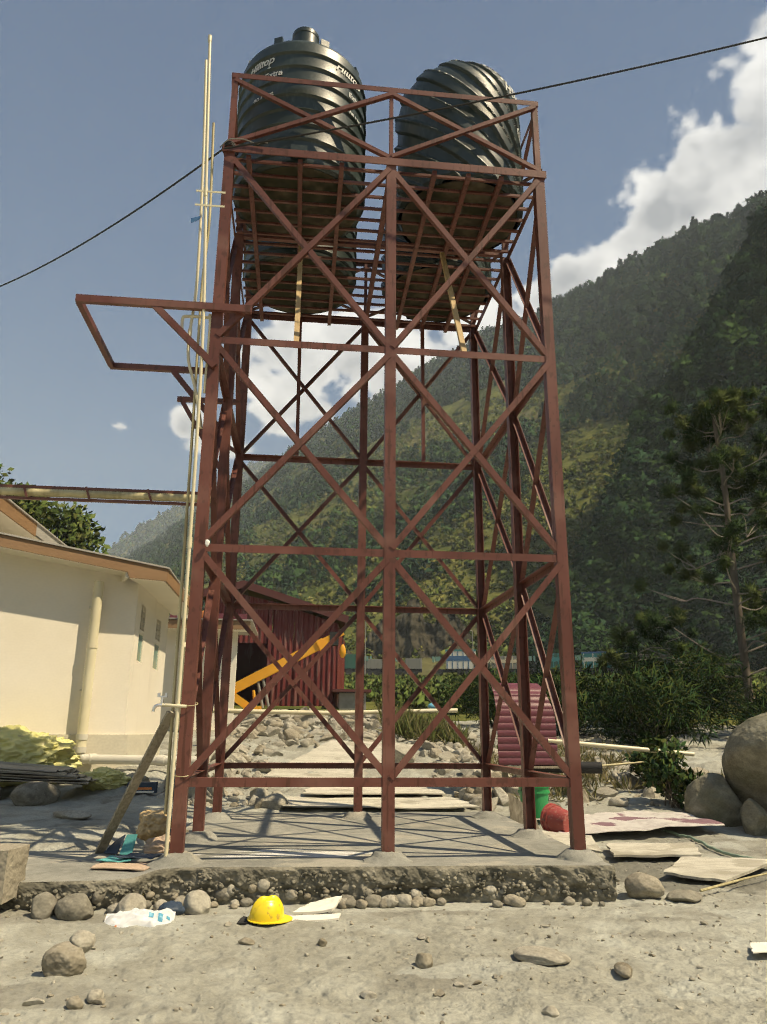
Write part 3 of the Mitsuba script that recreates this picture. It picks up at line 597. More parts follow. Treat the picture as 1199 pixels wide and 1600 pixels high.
def bay(p, q, r, s_, face, name='brace', w=.058):
    """a pair of crossed angles between corners p-q and r-s, one just behind the other; face = outward direction."""
    face = np.asarray(face, float)
    for a, b, o in ((p, q, .0), (r, s_, -.012)):
        a, b = np.asarray(a, float)+face*o, np.asarray(b, float)+face*o; a[2] += JG.uniform(-.018, .018); b[2] += JG.uniform(-.018, .018)
        d = unit(b-a); side = np.cross(face, d); side = side if side[2] > 0 else -side
        m = prism(a, b, side, [(-w/2, -.003), (w/2, -.003), (w/2, .003), (-w/2, .003)])
        e = -face*w/2
        m2 = prism(a-side*(w/2-.003)+e, b-side*(w/2-.003)+e, side, [(-.003, -w/2+.003), (.003, -w/2+.003), (.003, w/2), (-.003, w/2)])
        part(tower, name, cat(m, m2), M)
def row(y, face, levels, xs, rail):
    fy = y+face*(off-.012)
    for li in levels:
        for xa, xb in zip(xs, xs[1:]):
            zc = H[li]; xa_, xb_ = xa+off, xb-off
            a = rectbar((xa_, fy, zc), (xb_, fy, zc), (0, 0, 1), BW, .008); b = rectbar((xa_, fy-face*.037, zc+BW/2-.004), (xb_, fy-face*.037, zc+BW/2-.004), (0, 0, 1), .008, .066)
            part(tower, 'beam', cat(a, b), M)
    pairs = [(1, 2), (2, 3), (3, 4)]
    for lo, hi in pairs:
        for xa, xb in zip(xs, xs[1:]):
            z0, z1 = H[lo]+.05, H[hi]-.05; yy = y+face*(off+.006); 
            bay((xa+.02, yy, z0), (xb-.02, yy, z1), (xa+.02, yy, z1), (xb-.02, yy, z0), (0, face, 0))
def siderow(x, face):
    fx = x+face*(off-.012)
    for ya, yb in zip(YR, YR[1:]):
        for li in (1, 2, 3):
            zc = H[li]
            a = rectbar((fx, ya+off, zc), (fx, yb-off, zc), (0, 0, 1), BW, .008); b = rectbar((fx-face*.037, ya+off, zc+BW/2-.004), (fx-face*.037, yb-off, zc+BW/2-.004), (0, 0, 1), .008, .066)
            part(tower, 'beam', cat(a, b), M)
        for lo, hi in ((1, 2), (2, 3), (3, 4)):
            xx = x+face*(off+.006)
            bay((xx, ya+.02, H[lo]+.05), (xx, yb-.02, H[hi]-.05), (xx, ya+.02, H[hi]-.05), (xx, yb-.02, H[lo]+.05), (face, 0, 0))
row(YR[0], -1, (1, 2, 3), XL, True); row(YR[2], 1, (1, 2, 3), XL, True)
siderow(XL[0], -1); siderow(XL[2], 1)
# platform ring, joists, grating bars
zP = H[4]
for y, s in ((YR[0], -1), (YR[2], 1)):
    yy = y+s*(off+.012)
    part(tower, 'platform_beam', cat(box(XL[0]-off-.02, XL[2]+off+.02, yy-.006, yy+.006, zP-.005, zP+.085), box(XL[0]-off-.02, XL[2]+off+.02, min(yy, yy-s*.06), max(yy, yy-s*.06), zP+.078, zP+.0865)), M)
part(tower, 'platform_beam', box(XL[0]+off, XL[2]-off, YR[1]-.03, YR[1]+.03, zP+.0, zP+.07), M)
for x, s in ((XL[0], -1), (XL[2], 1)):
    xx = x+s*(off+.006)
    part(tower, 'platform_beam', box(xx-.006, xx+.006, YR[0]-off, YR[2]+off, zP-.003, zP+.082), M)
for x in (-1.50, -.95, -.50, .52, .90, 1.27):
    part(tower, 'joist', box(x-.025, x+.025, YR[0]-off+.02, YR[2]+off-.02, zP-.06, zP+.0), M)
part(tower, 'joist', box(XL[1]-.03, XL[1]+.03, YR[0]+off, YR[2]-off, zP-.06, zP-.002), M)
for i in range(16):
    y = .08+i*.208
    part(tower, 'grating_bar', box(XL[0]-.03, XL[2]+.03, y-.014, y+.014, zP+.002, zP+.032), M)
# handrail: posts, top rail and crossed bracing
zT = H[5]
for (x, y) in LEGS:
    w = .062 if x != XL[1] else .042
    part(tower, 'rail_post', box(x-w/2, x+w/2, y-w/2, y+w/2, zP+.09 if x != XL[1] else zP+.088, zT-.03), M)
for y, s in ((YR[0], -1), (YR[2], 1)):
    part(tower, 'handrail', cat(box(XL[0]-.04, XL[2]+.04, y+s*.036-.004, y+s*.036+.004, zT-.045, zT+.012), box(XL[0]-.04, XL[2]+.04, min(y+s*.04, y-s*.015), max(y+s*.04, y-s*.015), zT+.012, zT+.019)), M)
    for xa, xb in zip(XL, XL[1:]):
        yy = y+s*.05
        bay((xa+.0, yy, zP+.13), (xb-.0, yy, zT-.06), (xa+.0, yy, zT-.06), (xb-.0, yy, zP+.13), (0, s, 0), 'rail_brace', .046)
for x, s in ((XL[0], -1), (XL[2], 1)):
    part(tower, 'handrail', box(x+s*.036-.004, x+s*.036+.004, YR[0]-.03, YR[2]+.03, zT-.047, zT+.010), M)
    for ya, yb in zip(YR, YR[1:]):
        xx = x+s*.05
        bay((xx, ya, zP+.13), (xx, yb, zT-.06), (xx, ya, zT-.06), (xx, yb, zP+.13), (s, 0, 0), 'rail_brace', .046)
# hangers from the platform to the rear beams, and tan timber props to the front beam
for x, x2 in ((-.93, -.90), (.90, .90)):
    part(tower, 'hanger', rectbar((x, YR[2]-.08, zP-.06), (x2, YR[2]-.08, H[3]+.03), (1, 0, 0), .05, .05), M)
for k, (a, b) in enumerate((((-.91, .02+off, H[3]+.04), (-.93, 1.36, zP-.06)), ((.83, .02+off, H[3]+.04), (.86, 1.36, zP-.06)))):
    part(tower, 'timber_prop', rectbar(a, b, (1, 0, 0), .055, .04), 'tan_wood', label='pale tan timber prop under the platform')
# cantilever bracket on the left
zB = 5.0
br = [((-3.05, -off-.035, zB), (-1.36, -off-.035, zB), .075), ((-3.05, 1.42-off-.035, zB), (-1.75, 1.42-off-.035, zB), .065)]
for p, q, w in br: part(tower, 'bracket_bar', rectbar(p, q, (0, 0, 1), w, .05), M)
part(tower, 'bracket_bar', rectbar((-3.03, -off-.01, zB-.002), (-3.03, 1.42-off-.06, zB-.002), (0, 0, 1), .066, .055), M)
part(tower, 'bracket_strut', rectbar((-2.30, -off-.034, zB-.02), (-1.68, -off-.034, 4.36), (1, 0, 1), .065, .042), M)
part(tower, 'bracket_strut', rectbar((-2.34, 1.42-off-.034, zB-.02), (-1.74, 1.42-off-.034, 4.26), (1, 0, 1), .06, .042), M)
part(tower, 'bracket_bar', rectbar((-2.62, 3.29, 5.50), (-1.75, 3.29, 5.50), (0, 0, 1), .07, .05), M)
part(tower, 'bracket_strut', rectbar((-2.58, 3.29, 5.52), (-1.76, 3.29, 4.15), (1, 0, 1), .06, .042), M)
part(tower, 'bracket_strut', rectbar((-2.36, 3.29, 5.1), (-1.76, 3.29, 4.75), (1, 0, 1), .05, .04), M)
part(tower, 'rag', trimesh.Trimesh(rock((.055, .03, .075), 77, 2, 3).vertices+[-1.625, -.09, 2.60], rock((.055, .03, .075), 77, 2, 3).faces), 'white_paint', 50, label='small white rag tied at a joint')
# pipe gantry running left from the tower
gan = thing('pipe_gantry', 'long red lattice gantry carrying a cream pipe from the tower to the building', 'gantry')
for z, dz in ((3.53, .03), (3.40, .03)): part(gan, 'chord', rectbar((-8.5, 1.42, z), (XL[0]-off, 1.42, z), (0, 0, 1), .030, .034), M)
part(gan, 'pipe', tube([(-8.5, 1.405, 3.465), (XL[0]-off, 1.405, 3.465)], .043, 14), 'bamboo_mat', 60)
for i in range(10):
    x = -2.45-.66*i
    part(gan, 'tie', rectbar((x, 1.352, 3.395), (x-.05, 1.352, 3.535), (1, 0, 0), .022, .012), M)

# ------------------------------------------------------------------ tanks
def ring_profile(R, z0, zs, ztop):
    """radius as a function of height for the ribbed tank."""
    P = [(0.0, z0), (R-.05, z0), (R-.012, z0+.012), (R, z0+.05)]
    z = z0+.11
    while z < zs-.05:
        for dz, dr_ in ((-.030, 0), (-.020, .006), (-.010, .019), (0, .024), (.010, .019), (.020, .006), (.030, 0)): P.append((R+dr_, z+dz))
        z += .2
    for a in np.linspace(0, np.pi/2, 9)[1:]: P.append((R-.16+.16*np.cos(a), zs+.16*np.sin(a)))
    for t in np.linspace(0, 1, 7)[1:]: P.append(((R-.16)*(1-t)+.17*t, zs+.16+(ztop-zs-.16)*math.sin(t*np.pi/2)))
    return P
def bend(mesh, R, th0, z0, tilt=0.0, lift=.004):
    """lays flat lettering (x right, y up) on a cylinder of radius R about angle th0 (0 = towards the camera, positive to the right)."""
    v = mesh.vertices.copy(); x = v[:, 0]*math.cos(tilt)-v[:, 1]*math.sin(tilt); y = v[:, 0]*math.sin(tilt)+v[:, 1]*math.cos(tilt)
    th = th0+x/R; r = R+lift+v[:, 2]
    return trimesh.Trimesh(np.stack([np.sin(th)*r, -np.cos(th)*r, z0+y], 1), mesh.faces, process=False)
def text(t, h, slant=0.0):
    m = meshkit.text_mesh(t, h, .003, True); m = m.subdivide_to_size(.06); v = m.vertices.copy(); v[:, 0] += slant*v[:, 1]; v[:, 0] -= v[:, 0].mean()
    return trimesh.Trimesh(v, m.faces, process=False)
zt0 = zP+.036
def ribbed_tank(x, y, label, marks):
    t = thing('water_tank', label, 'water tank', None); R = .765; zs = 8.56
    m = lathe(ring_profile(R, zt0, zs, 9.16), 96); m.apply_translation((x, y, 0)); part(t, 'body', m, 'tank_plastic', 35)
    b = trimesh.creation.cylinder(R-.07, .006, sections=64); b.apply_translation((x, y, zt0-.004)); part(t, 'base', b, 'tank_base_mat', label='dirty brown underside of the tank')
    lid = lathe([(0, 9.1), (.165, 9.1), (.165, 9.44), (.172, 9.445), (.172, 9.50), (.160, 9.512), (0, 9.515)], 32); lid.apply_translation((x, y, 0)); part(t, 'lid', lid, 'tank_plastic', 35)
    for a in np.radians([20, 65, 110, 155, 200, 245, 290, 335]):
        n = box(-.018, .018, -.05, .05, 0, .085); n.apply_transform(trimesh.transformations.rotation_matrix(a, (0, 0, 1))); n.apply_translation((x+.70*math.cos(a), y+.70*math.sin(a), zs+.11)); part(t, 'lug', n, 'tank_plastic')
    o = box(-.09, .09, -.03, .01, 0, .15); o.apply_translation((x, y-R-.012, zt0+.04)); part(t, 'outlet_pad', o, 'tank_plastic')
    for (s, h, th, z, tilt, sl) in marks:
        m = bend(text(s, h, sl), R+.003, th, z, tilt); m.apply_translation((x, y, 0)); part(t, 'lettering', m, 'white_paint')
    return t
FLx, FRx, YF, YB = -.97, .965, .82, 2.48
ribbed_tank(FLx, YF, 'black ribbed cylindrical tank with lid and white lettering, front left on the tower', [('Hilltop', .085, -.66, 8.33, .05, .3), ('+', .06, -.52, 8.25, 0, 0), ('Extra', .068, -.44, 8.13, .03, .05), ('00 LTRS', .05, -.60, 7.86, 0, 0), ('Hilltop', .10, .80, 8.35, -.05, .3), ('Extra', .065, .92, 8.10, 0, .05), ('00 LTRS', .05, .98, 7.86, 0, 0)])
ribbed_tank(FLx+.02, YB, 'black ribbed water tank standing behind the front left one, seen mostly from below', [])
def spiral_tank(x, y, label, marks):
    t = thing('water_tank', label, 'water tank', None); R = .775; n_th, n_z = 300, 170
    s = np.linspace(0, 1, n_z)
    zz = zt0+s*(8.99-zt0); zs = 8.32; hs = 8.99-zs
    base = np.where(zz < zs, R, R*np.sqrt(np.maximum(0, 1-np.clip((zz-zs)/hs, 0, 1)**2.0)))
    zz = np.where(zz < zs, zz, zz); tail = np.clip((zz-zt0)/.05, 0, 1); base = base*(.95+.05*tail)
    th = np.linspace(0, 2*np.pi, n_th, endpoint=False); TH, ZZ = np.meshgrid(th, zz); Rb = np.repeat(base[:, None], n_th, 1)
    u = (ZZ/.44+TH*10/(2*np.pi)) % 1.0      # ten raised bands winding down to the right
    prof = .034*(sst(.0, .07, u)-sst(.50, .60, u))+.016*np.exp(-((u-.47)/.035)**2)
    rad = np.maximum(Rb-.034+prof*np.clip(Rb/.5, 0, 1), .0)
    V = np.stack([x+np.sin(TH)*rad, y-np.cos(TH)*rad, ZZ], -1); V = np.concatenate([V, V[:, :1]], 1); mm = grid_mesh(V); mm.merge_vertices()
    if mm.volume < 0: mm.invert()
    part(t, 'body', mm, 'tank_plastic', 32)
    b = trimesh.creation.cylinder(R-.08, .006, sections=64); b.apply_translation((x, y, zt0-.004)); part(t, 'base', b, 'tank_base_mat', label='dirty underside of the spiral tank')
    lid = lathe([(0, 8.9), (.19, 8.9), (.19, 9.02), (.20, 9.03), (.19, 9.06), (0, 9.07)], 32); lid.apply_translation((x, y+.12, 0)); part(t, 'lid', lid, 'tank_plastic', 35)
    for (s_, h, th0, z, tilt, sl) in marks:
        m = bend(text(s_, h, sl), R-.004, th0, z, tilt); m.apply_translation((x, y, 0)); part(t, 'lettering', m, 'white_paint')
    if marks:
        rg = [(math.cos(a), math.sin(a)) for a in np.linspace(0, 2*np.pi, 33)[:-1]]
        ring_ = Polygon([(c*.095, s_*.095) for c, s_ in rg], [[(c*.078, s_*.078) for c, s_ in rg]])
        mk = trimesh.creation.extrude_polygon(ring_, .004, engine='earcut'); st = text('S', .10); st.vertices[:, 1] -= .05
        m = bend(cat(mk, st), R-.004, 1.13, 7.95); m.apply_translation((x, y, 0)); part(t, 'emblem', m, 'white_paint', label='white ring emblem with a letter in it')
    return t
spiral_tank(FRx, YF, 'black tank with diagonal spiral ribs and rounded top, front right on the tower', [('HIM', .12, .88, 8.36, 0, 0)])
spiral_tank(FRx+.02, YB, 'black spiral ribbed tank behind the front right one, seen mostly from below', [])
#PART4
# ------------------------------------------------------------------ cream building on the left
bd = thing('cream_building', 'cream plastered single storey building on the left with brown eaves and a downpipe', 'building')
XC, YW, BR = -3.68, 7.0, math.radians(22)   # the corner; the front wall runs back to the left at 22 degrees
DV = np.array([math.cos(BR), math.sin(BR), 0]); NV = np.array([math.sin(BR), -math.cos(BR), 0])
def onwall(s, z, off): s, z, off = np.broadcast_arrays(np.asarray(s, float), z, off); return np.array([XC, YW, 0])+s[..., None]*DV+off[..., None]*NV+z[..., None]*np.array([0, 0, 1.0])
def slab_on(P, o0, o1):
    """polygon P of (s, z) on the front wall as a solid between offsets o0 and o1 from the wall plane."""
    m = trimesh.creation.extrude_polygon(Polygon(P), o1-o0, engine='earcut'); v = m.vertices; m.vertices = onwall(v[:, 0], v[:, 1], v[:, 2]+o0); m.fix_normals(); return m
eave = lambda s: 3.555-.106*s
part(bd, 'front_wall', slab_on([(-6.5, .1), (0, .1), (0, eave(0)+.03), (-6.5, eave(-6.5)+.03)], -.2, 0), 'cream_wall')
holes = [(7.42, 7.88, 2.16, 2.70), (9.02, 9.60, 2.15, 2.70), (7.42, 7.88, 2.75, 3.21), (9.02, 9.58, 2.75, 3.18)]
ys = sorted({YW+.003, 10.4, *[h for a in holes for h in a[:2]]}); zs = sorted({.1, 3.56, *[h for a in holes for h in a[2:]]}); cells = []
for a, b in zip(ys, ys[1:]):
    for c, d in zip(zs, zs[1:]):
        if not any(h[0]-1e-6 <= a and b <= h[1]+1e-6 and h[2]-1e-6 <= c and d <= h[3]+1e-6 for h in holes): cells.append(Polygon([(a, c), (b, c), (b, d), (a, d)]))
import shapely.ops
m = trimesh.creation.extrude_polygon(shapely.ops.unary_union(cells), .20, engine='earcut'); v = m.vertices.copy(); m.vertices = np.column_stack([XC-v[:, 2]-.0, v[:, 0], v[:, 1]]); m.fix_normals()
part(bd, 'side_wall', m, 'cream_wall')
part(bd, 'back_wall', cat(box(-9.5, XC-.2, 10.2, 10.4, .1, 3.75), box(-9.7, -9.5, 5.2, 10.4, .1, 4.0)), 'cream_wall')
for (a, b, c, d) in holes[:2]:
    w = part(bd, 'window', box(XC-.035, XC-.022, a+.03, b-.03, c+.03, d-.03), 'glass_pane', label='narrow green glazed window')
    part(w, 'frame', cat(box(XC-.05, XC-.006, a, a+.03, c, d), box(XC-.05, XC-.006, b-.03, b, c, d), box(XC-.05, XC-.006, a+.03, b-.03, c, c+.03), box(XC-.05, XC-.006, a+.03, b-.03, d-.03, d)), 'soffit_mat')
for (a, b, c, d) in holes[2:]:
    w = part(bd, 'ventilator', cat(box(XC-.06, XC-.004, a, a+.025, c, d), box(XC-.06, XC-.004, b-.025, b, c, d), box(XC-.06, XC-.004, (a+b)/2-.012, (a+b)/2+.012, c, d)), 'soffit_mat', label='louvred ventilator opening')
    for k in range(4):
        z = c+.05+k*(d-c-.05)/4
        part(w, 'louvre', prism((XC-.05, a+.026, z+.02), (XC-.05, b-.026, z+.02), (1, 0, 0), [(-.05, -.022), (.045, .018), (.045, .030), (-.05, -.010)]), 'plinth_mat')
part(bd, 'plinth', slab_on([(-6.5, .1), (.05, .1), (.05, .90), (-6.5, .90)], .003, .05), 'plinth_mat'); part(bd, 'side_plinth', box(XC+.003, XC+.045, YW+.05, 10.4, .1, .90), 'plinth_mat')
ov = .50; fr = lambda s: onwall(np.array(s), eave(s)+.215, ov+.03)
A, Cc = fr(.40), fr(-6.5); Bq = np.array([-3.17, 11.0, A[2]]); Dq = np.array([-10.0, 11.0, Cc[2]]); c4 = np.array([Cc, A, Bq, Dq])
rf = part(bd, 'roof', trimesh.Trimesh(np.vstack([c4, c4+[0, 0, .028]]), [[0, 2, 1], [0, 3, 2], [4, 5, 6], [4, 6, 7], [0, 1, 5], [0, 5, 4], [1, 2, 6], [1, 6, 5], [2, 3, 7], [2, 7, 6], [3, 0, 4], [3, 4, 7]], process=False), 'roof_sheet', label='thin pale edge of the sheet roof')
part(rf, 'front_fascia', slab_on([(-6.5, eave(-6.5)+.02), (-.30, eave(-.30)+.02), (-.26, eave(0)-.045), (.38, eave(0)-.045), (.38, eave(.38)+.21), (-6.5, eave(-6.5)+.21)], ov-.03, ov), 'brown_fascia')
Q = onwall(np.array(.38), 0, ov); zb_ = eave(0)-.045
part(rf, 'side_fascia', box(Q[0]-.035, Q[0], Q[1]+.03, 10.9, zb_, eave(.38)+.212), 'brown_fascia')
so = [np.array([XC-.02, YW-.2, 0])]
P4 = [onwall(np.array(-.28), 0, ov-.034), onwall(np.array(.34), 0, ov-.034), np.array([Q[0]-.038, 10.9, 0]), np.array([XC-.02, 10.9, 0]), np.array([XC-.02, YW, 0])]
m = trimesh.creation.extrude_polygon(Polygon([p[:2] for p in P4]), .014, engine='earcut'); m.apply_translation((0, 0, zb_+.004)); part(bd, 'side_soffit', m, 'soffit_mat')
part(bd, 'eave_return', slab_on([(-.32, zb_), (-.262, zb_), (-.262, eave(0)+.20), (-.32, eave(0)+.20)], .003, ov-.031), 'soffit_mat')
q4 = np.array([onwall(np.array(s), eave(s)+.022+dz, o) for dz in (0, .015) for s in (-6.5, -.30) for o in (.003, ov-.032)])
part(bd, 'front_soffit', trimesh.Trimesh(q4, [[0, 3, 1], [0, 2, 3], [4, 5, 7], [4, 7, 6], [0, 1, 5], [0, 5, 4], [2, 7, 3], [2, 6, 7], [0, 4, 6], [0, 6, 2], [1, 3, 7], [1, 7, 5]], process=False), 'soffit_mat')
pw = lambda s, z, o: onwall(np.array(s), z, o)
dp = part(bd, 'downpipe', tube([pw(-.70, 3.45, .17), pw(-.70, 2.2, .17), pw(-.70, .62, .17)], .082, 22), 'cream_pvc', 50)
for z in (2.35, .86, .66): part(dp, 'coupling', tube([pw(-.70, z-.045, .17), pw(-.70, z+.045, .17)], .094, 22), 'cream_pvc' if z > 1 else 'grey_pvc', 50)
for z in (3.0, 1.6): part(dp, 'clip', slab_on([(-.80, z), (-.60, z), (-.60, z+.03), (-.80, z+.03)], .004, .10), 'grey_pvc')
wq = part(bd, 'waste_pipe', tube(curve([pw(-.70, .75, .17), pw(-.70, .60, .17), pw(-.66, .535, .18), pw(-.55, .515, .19), (-3.5, 6.60, .505), (-2.2, 6.45, .49)], 50), .074, 20), 'grey_pvc', 50)
for p, e in ((pw(-.50, .515, .19), DV), (np.array([-2.95, 6.537, .4985]), np.array([.99, -.114, -.01]))): part(wq, 'coupling', tube([p-e*.06, p+e*.06], .086, 20), 'grey_pvc', 50)
# upper eave of the taller block behind
ub = thing('upper_roof', 'higher brown trimmed eave crossing above the cream building at the left edge', 'roof')
part(ub, 'wall', box(-10.5, -7.0, 6.5, 11.2, 3.6, 5.1), 'cream_wall')
part(ub, 'fascia', box(-6.23, -6.20, 5.4, 8.8, 4.76, 5.02), 'brown_fascia')
part(ub, 'end_fascia', box(-6.232, -6.202, 8.804, 11.0, 4.80, 5.018), 'roof_sheet')
part(ub, 'soffit', box(-7.0, -6.235, 5.4, 11.0, 4.77, 4.785), 'soffit_mat')
part(ub, 'roof_sheet', box(-10.5, -6.17, 5.3, 11.1, 5.024, 5.05), 'roof_sheet')
# second block further back
b2 = thing('back_block', 'cream block with brown eave and red roof half hidden behind the tower leg', 'building')
part(b2, 'wall', box(-9.0, -2.6, 16.1, 16.3, .4, 3.85), 'cream_wall'); part(b2, 'fascia', box(-9.2, -2.2, 15.45, 15.48, 3.80, 4.04), 'brown_fascia')
part(b2, 'soffit', box(-9.2, -2.2, 15.482, 16.1, 3.81, 3.825), 'soffit_mat'); part(b2, 'roof', box(-9.2, -2.15, 15.4, 19, 4.06, 4.09), 'roof_sheet')
part(b2, 'ridge', box(-4.7, -2.4, 16.6, 16.7, 4.09, 4.42), 'maroon_sheet')
part(b2, 'downpipe', tube(curve([(-3.98, 15.5, 3.35), (-3.98, 15.62, 3.2), (-3.97, 15.8, 3.0), (-3.97, 15.8, 1.0)], 16), .14, 16), 'cream_pvc', 50)
part(b2, 'plinth', box(-8.0, -2.55, 15.98, 16.09, .3, 1.0), 'plinth_mat')
m = rock((.9, .4, .30), 501, 3, 2, .2); m.apply_translation((-4.05, 15.75, 4.2)); solo('bedding_bundle', 'white and pink bundle lying on the red roof edge behind the tower', 'bundle', m, 'foam_white', True)
m = rock((.55, .4, .30), 502, 3, 2, .2); m.apply_translation((-3.45, 15.72, 4.24)); part('bedding_bundle', 'red_fold', m, 'orange_print', True)

# ------------------------------------------------------------------ red shed, crane, grey hut
sh = thing('red_shed', 'dark red corrugated metal shed with a black doorway behind the tower', 'shed')
YS = 23.0
def corrug(x0, x1, z0, z1a, z1b, y, pitch=.2, amp=.03):
    """a vertical corrugated sheet facing the camera; its top runs from z1a to z1b."""
    n = max(4, int((x1-x0)/pitch*8)); x = np.linspace(x0, x1, n); yy = y+amp*np.cos((x-x0)/pitch*2*np.pi)
    t = (x-x0)/(x1-x0); P = np.stack([np.column_stack([x, yy, np.full(n, z0)]), np.column_stack([x, yy, z1a+(z1b-z1a)*t])]); Q = P+[0, .012, 0]
    a, b = grid_mesh(P), grid_mesh(Q); b.invert(); return cat(a, b)
ridge = lambda x: np.interp(x, [-4.5, -3.0, .75], [6.0, 6.25, 5.05])
xs = [-4.45, -3.37]; part(sh, 'panel', corrug(-4.45, -3.37, 1.4, ridge(-4.45), ridge(-3.37), YS), 'shed_sheet', 40)
part(sh, 'panel', corrug(-3.36, -1.85, 4.25, ridge(-3.36), ridge(-1.85), YS+.01), 'shed_sheet', 40)
for a, b in ((-1.84, -1.0), (-.99, -.15), (-.14, .72)):
    part(sh, 'panel', corrug(a, b, 1.4, 3.95, 3.9, YS-.01), 'shed_sheet', 40); part(sh, 'panel', corrug(a, b, 3.88, ridge(a), ridge(b), YS+.03), 'shed_sheet', 40)
part(sh, 'post', box(-1.98, -1.85, YS-.07, YS-.03, 1.4, 5.9), 'shed_sheet'); part(sh, 'post', box(-3.42, -3.33, YS-.07, YS-.03, 1.4, 5.9), 'shed_sheet')
part(sh, 'side_wall', trimesh.Trimesh([(.72, YS, 1.4), (1.35, YS+6, 1.4), (1.35, YS+6, 5.0), (.72, YS, 5.05)], [[0, 1, 2], [0, 2, 3]], process=False), 'shed_sheet', label='weathered side of the shed')
part(sh, 'inside', cat(box(-4.4, .6, YS+5.5, YS+5.6, 1.3, 5), box(-4.5, -4.4, YS+.1, YS+5.5, 1.3, 5), box(-4.4, .6, YS+.1, YS+5.5, 1.5, 1.55)), 'shed_sheet', label='inside of the shed')
for x0, x1, z0, z1 in ((-4.75, -3.0, 6.18, 6.62), (-3.0, 1.1, 6.62, 5.32)):
    d = .42; m = trimesh.Trimesh([(x0, YS-.35, z0), (x1, YS-.35, z1), (x1, YS+6.4, z1), (x0, YS+6.4, z0), (x0, YS-.35, z0-.05), (x1, YS-.35, z1-.05), (x1, YS+6.4, z1-.05), (x0, YS+6.4, z0-.05)], [[0, 1, 2], [0, 2, 3], [4, 6, 5], [4, 7, 6], [0, 5, 1], [0, 4, 5], [1, 6, 2], [1, 5, 6], [2, 7, 3], [2, 6, 7], [3, 4, 0], [3, 7, 4]], process=False)
    part(sh, 'roof', m, 'shed_dark')
    part(sh, 'barge_board', trimesh.Trimesh([(x0, YS-.37, z0), (x1, YS-.37, z1), (x1, YS-.37, z1-.30), (x0, YS-.37, z0-.30), (x0, YS-.355, z0), (x1, YS-.355, z1), (x1, YS-.355, z1-.30), (x0, YS-.355, z0-.30)], [[0, 3, 2], [0, 2, 1], [4, 5, 6], [4, 6, 7], [0, 1, 5], [0, 5, 4], [3, 7, 6], [3, 6, 2]], process=False), 'shed_dark')
hut = thing('grey_hut', 'low grey block hut with a dark flat roof beside the red shed', 'hut')
part(hut, 'wall', box(.75, 1.72, 21.5, 23.0, 1.3, 2.35), 'steel_grey'); part(hut, 'roof', box(.5, 1.9, 21.3, 23.2, 2.37, 2.47), 'shed_dark')
cr = thing('yellow_crane', 'yellow mobile crane with its boom raised across the shed doorway', 'crane')
bo = part(cr, 'boom', rectbar((-3.05, 20.6, 2.35), (.10, 20.6, 4.05), (0, 0, 1), .33, .30), 'crane_yellow')
part(bo, 'inner_boom', rectbar((.10, 20.6, 4.05), (.42, 20.6, 4.22), (0, 0, 1), .28, .24), 'crane_yellow'); part(bo, 'head', box(.30, .62, 20.45, 20.78, 3.95, 4.42), 'black_rubber')
part(bo, 'collar', rectbar((-.12, 20.6, 3.93), (-.04, 20.6, 3.975), (0, 0, 1), .48, .42), 'crane_yellow')
part(cr, 'rope', tube([(.78, 20.6, 4.3), (.78, 20.6, 3.75)], .02, 6), 'black_rubber'); part(cr, 'hook_block', rock((.30, .24, .5), 61, 2, 8, .05).apply_translation((.78, 20.6, 3.75)), 'crane_yellow', 40)
part(cr, 'boom_tip', rectbar((.42, 20.6, 4.22), (.80, 20.6, 4.40), (0, 0, 1), .14, .2), 'crane_yellow')
part(cr, 'outrigger', rectbar((-3.3, 20.5, 2.35), (-2.35, 20.5, 1.72), (0, 0, 1), .26, .2), 'crane_yellow'); part(cr, 'outrigger_foot', box(-2.6, -2.0, 20.3, 20.8, 1.66, 1.80), 'crane_yellow')
for a, b, mt in (((-2.25, 20.55, 3.0), (-1.95, 20.5, 1.75), 'steel_grey'), ((-2.05, 20.55, 2.95), (-1.75, 20.5, 1.78), 'steel_grey'), ((-2.3, 20.5, 2.35), (-2.2, 20.5, 1.75), 'crane_yellow')): part(cr, 'hydraulic_ram', tube([a, b], .05, 8), mt, 50)
part(cr, 'body', box(-5.2, -3.1, 20.4, 22.0, 1.95, 2.9), 'truck_cream'); part(cr, 'cab', prism((-4.4, 20.5, 0), (-4.4, 21.9, 0), (1, 0, 0), [(0, 2.9), (1.25, 2.9), (1.05, 3.75), (.1, 3.75)]), 'truck_cream')
part(cr, 'canopy', prism((-4.5, 20.3, 0), (-4.5, 22.0, 0), (1, 0, 0), [(-.1, 3.78), (1.55, 3.62), (1.3, 3.9), (-.1, 4.15)]), 'bamboo_mat', label='drab cloth canopy over the cab')
for x in (-4.8, -3.5):
    w = part(cr, 'wheel', trimesh.creation.cylinder(.5, .35, sections=24).apply_transform(trimesh.transformations.rotation_matrix(np.pi/2, (1, 0, 0))).apply_translation((x, 20.35, 2.0)), 'black_rubber', 40)

